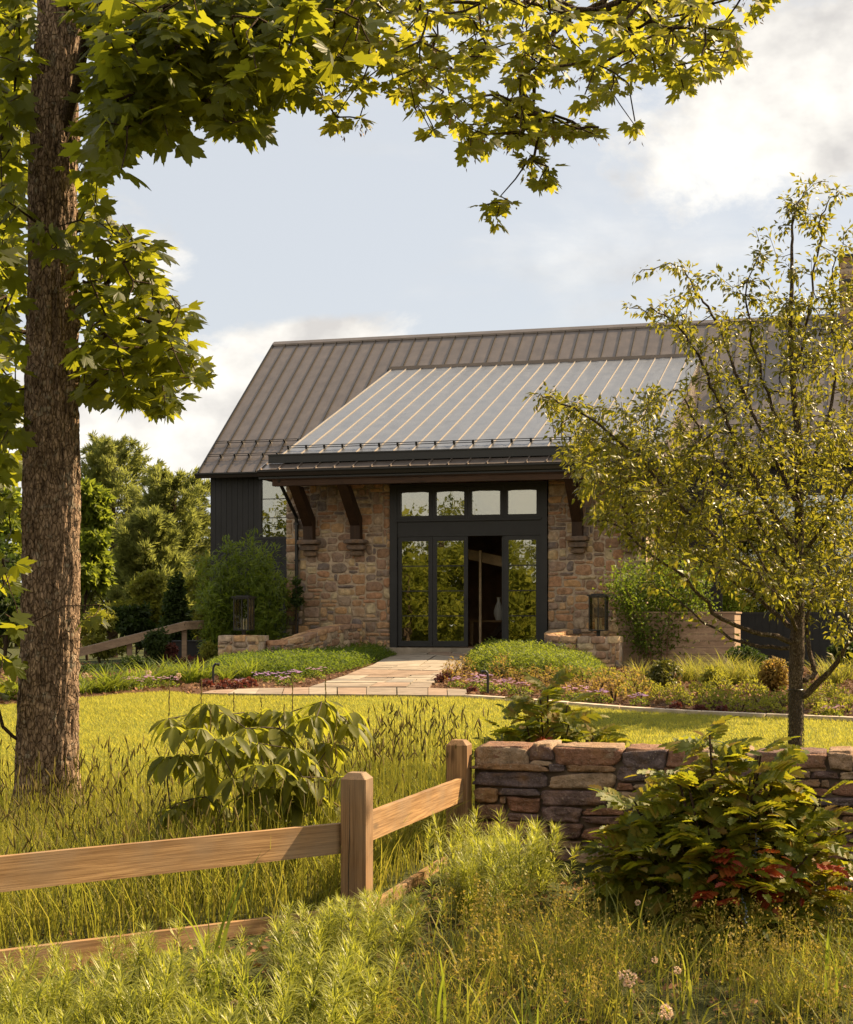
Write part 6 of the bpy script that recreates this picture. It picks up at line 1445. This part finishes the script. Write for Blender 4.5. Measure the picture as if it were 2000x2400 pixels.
# bluestar: stems densely set with narrow leaves
def bluestar(label, seed, ns, h, spread, group):
    rg = np.random.default_rng(seed); r = thing('bluestar_plant', label, 'garden plant', (0, 0, -50), 0, group); mb = MB(); ml = MB(); T = []; D = []; S = []
    for k in range(ns):
        a = rg.uniform(0, 6.28); q = math.sqrt(rg.uniform()) * spread; b_ = np.array([q * math.cos(a), q * math.sin(a), -.03]); hh = h * rg.uniform(.72, 1.08); tp = b_ + np.array([rg.normal() * .06, rg.normal() * .06, hh]) + b_ * (1, 1, 0) * .35
        pts, rd_ = spline([b_, b_ * .5 + tp * .5 + rg.normal(size=3) * .012, tp], [.0035, .003, .0015], 8); ml.tube(pts, rd_, 4, cap=False)
        nl = int(130 * hh / .5); f = rg.uniform(.18, 1.0, nl); idx = f * (len(pts) - 1); i0 = np.minimum(idx.astype(int), len(pts) - 2); p = pts[i0] + (pts[i0 + 1] - pts[i0]) * (idx - i0)[:, None]
        az = np.arange(nl) * 2.4 + rg.uniform(0, 6); el = .55 + .9 * f ** 4 + rg.normal(size=nl) * .15
        T.append(p); D.append(np.column_stack([np.cos(az), np.sin(az), el])); S.append(np.where(f > .9, .7, 1) * rg.uniform(.085, .13, nl))
    T, D, S = map(np.concatenate, (T, D, S)); put_leaves(mb, T, D, np.column_stack([-D[:, 0], -D[:, 1], np.ones(len(D))]), S, [lance(.034, .1, .25), lance(.03, .1, -.15), lance(.036, .1, .55)], 0, rg)
    ml.build('stem', M_strap, r); mb.build('foliage', M_blue, r); return r
M_blue = leafmat('bluestar_leaf', [(.16, .19, .032), (.215, .24, .045), (.27, .285, .062), (.185, .215, .04)], (.54, .58, .10), .40, .32, .75, .12)
protos = [bluestar('feathery light green bluestar clump in front of the rail fence', 401 + i, 8, .46, .19, 'feathery bluestars along the fence') for i in range(3)]
spots = []
for Y, xs in ((6.75, np.arange(-60, 640, 88)), (6.45, np.arange(-30, 760, 84)), (6.15, np.arange(-70, 700, 84)), (5.75, np.arange(-20, 620, 92)), (7.5, np.arange(640, 960, 70)), (8.1, np.arange(800, 1010, 66)), (7.0, np.arange(690, 900, 80))):
    for x in xs: spots.append((x + rng.normal() * 18, 0, Y + rng.normal() * .1 + (.9 * max(0, x) / 640 if Y == 6.75 else 0)))
first = {}
def put_copy(i, loc, rz, s):
    k = i % 3
    if k not in first: first[k] = 1; protos[k].location = loc; protos[k].rotation_euler = (0, 0, rz); protos[k].scale = (s, s, s)
    else: copy_thing(protos[k], loc, rz, s)
for i, (x, y, Y) in enumerate(spots):
    X = at(x, y, Y)[0]; g_ = float(terr(X, Y)); tip_ = float(at(x, np.interp(x, [0, 500, 850, 1000], [2240, 2150, 2085, 2060]), Y)[2]) - g_; put_copy(i, (X, Y, g_), rng.uniform(0, 6.28), min(1.05, tip_ / .47) * rng.uniform(.86, 1.08))
lab2 = 'taller feathery bluestar clump at the foot of the stone wall'
tall = bluestar(lab2, 411, 8, .44, .17, 'bluestars at the stone wall'); f1 = True
for i, (x, y, Y) in enumerate(((1070, 2190, 8.8), (1105, 2150, 9.3), (1060, 2060, 9.9), (1130, 2110, 9.6), (1185, 2130, 9.2), (1235, 2100, 9.7), (1290, 2090, 9.9), (1190, 2070, 10.1), (1120, 2200, 8.7), (1150, 2160, 9.0))):
    X = at(x, y, Y)[0]; loc = (X, Y, float(terr(X, Y))); s = rng.uniform(.8, 1.1)
    if f1: tall.location = loc; tall.scale = (s, s, s); f1 = False
    else: copy_thing(tall, loc, rng.uniform(0, 6.28), s)
# rough sedge and grass across the bottom right
FG = [(-.75, 5.4), (2.6, 5.4), (3.4, 8.0), (3.0, 8.9), (1.0, 8.9), (.35, 8.3), (-.1, 7.7), (-.5, 6.8)]
P = np.concatenate([ground_pts(FG, 15000, rng), ground_pts([(.3, 8.3), (3.0, 8.6), (2.9, 9.9), (.6, 10.4)], 900, rng), ground_pts([(-2.2, 5.3), (-.6, 5.3), (-.4, 7.2), (-2.2, 6.5)], 1500, rng)]); P = P[vnoise(P * (2.6, 2.6, 0) , 31) + .5 * vnoise(P * (7, 7, 0), 32) > -.28 + rng.normal(size=len(P)) * .15]; h = .22 * rng.uniform(.5, 1.35, len(P)) * (1 + .3 * vnoise(P * 1.1, 8)); mb = MB(); blades(mb, P, h, rng, (.2, 1.3), .0024, .35, 0, 3)
P2 = ground_pts(FG, 900, rng); blades(mb, P2, rng.uniform(.22, .45, 900), rng, (.3, 1.1), .0058, .2, 0, 4)
tag(mb.build('rough_grass', M_meadow), kind='stuff')
# rush-like stalks with clusters of small brown-yellow seed capsules
P = ground_pts(FG, 2400, rng); P = P[vnoise(P * (1.7, 1.7, 0), 44) + rng.normal(size=len(P)) * .25 > -.05]; n = len(P); h = rng.uniform(.20, .40, n); ax = np.column_stack([rng.normal(size=(n, 2)) * .28, np.ones(n)]); ax /= np.linalg.norm(ax, axis=1)[:, None]; mb = MB()
R = frames(rng.normal(size=(n, 3)) * (1, 1, 0) + 1e-3, ax); mb.inst(sv, np.array([(0, 1, 2, 3)]), R * np.stack([np.full(n, .0013), np.ones(n), h], -1)[:, None, :], P); mb.inst(sv, np.array([(0, 1, 2, 3)]), R[:, :, [1, 0, 2]] * np.stack([np.full(n, .0013), np.ones(n), h], -1)[:, None, :], P)
tip = P + R[:, :, 2] * h[:, None]; K = 13; T = np.repeat(tip, K, 0) + rng.normal(size=(n * K, 3)) * (.017, .017, .028) - (0, 0, .02); D = rnd_dirs(n * K, rng) + (0, 0, .8); V, F = diamond(.28, .2, 0)
mb.inst(V, F, frames(D, rnd_dirs(n * K, rng)) * rng.uniform(.011, .022, n * K)[:, None, None], T, 1)
M_caps = leafmat('seed_capsule', [(.22, .175, .05), (.30, .235, .07), (.15, .115, .035), (.36, .29, .10)], (.46, .38, .09), .3, .5, .3, .05)
tag(mb.build('seeding_rush_grass', [M_meadow, M_caps]), kind='stuff')
# dry leaf litter below
P = ground_pts([(-4, 5.2), (4, 5.2), (4, 10.3), (.3, 10.6), (-.4, 9), (-4, 7.5)], 9000, rng); n = len(P); V, F = diamond(.3, .1, .1); mb = MB(); mb.inst(V, F, frames(rnd_dirs(n, rng) * (1, 1, .4), rnd_dirs(n, rng) + (0, 0, 1.0)) * rng.uniform(.02, .06, n)[:, None, None], P + (0, 0, .01)); tag(mb.build('leaf_litter', M_mulch), kind='stuff')
# pale pink flowers in the rough grass
for i, (x, y, Y) in enumerate(((1471, 2292, 7.0), (1563, 2372, 6.6), (1495, 2116, 8.3), (1588, 2274, 7.1), (1535, 2250, 7.3), (548, 2352, 6.5))):
    p = at(x, y, Y); g = float(terr(p[0], Y)); lab = ['largest pale pink globe flower low in the rough grass', 'pale pink globe flower at the bottom edge right of centre', 'single small white flower on a tall stem before the mahonia', 'small pale flower right of the largest globe flower', 'tiny pale flower bud just above the largest globe flower', 'lone pink flower among the bluestar at the bottom'][i]
    allium(lab, (p[0], Y, g), p[2] - g, [.036, .030, .014, .016, .014, .016][i], 'pale flowers in the rough grass', seed=20 + i)
# broad bright blades that stand up through the bluestar
bl = thing('iris_plant', 'tall broad bright green blades rising before the lower rail', 'garden plant', (0, 0, 0), 0, 'broad-bladed plants in front'); bl.location = (at(500, 2200, 7.2)[0], 7.2, float(terr(-1, 7.2)))
mb = MB(); blades(mb, rng.normal(size=(9, 3)) * (.05, .05, 0), rng.uniform(.5, .85, 9), rng, (.1, .7), .011, .12, 0, 6); mb.build('blade', M_strap, bl)
bl.children[0].name = 'foliage'
for (x, Y, s, lab) in ((20, 6.3, .9, 'broad bright blades at the bottom left corner'), (1240, 6.6, .6, 'broad bright blades in the rough grass near the bottom middle'), (1010, 6.9, .6, 'short broad blades below the corner post'), (1950, 7.6, .7, 'broad blades leaning at the right edge below the mahonia'), (560, 6.6, .75, 'broad blades between two bluestar clumps at bottom left')):
    X = at(x, 2300, Y)[0]; copy_thing(bl, (X, Y, float(terr(X, Y))), rng.uniform(0, 6.28), s, lab)
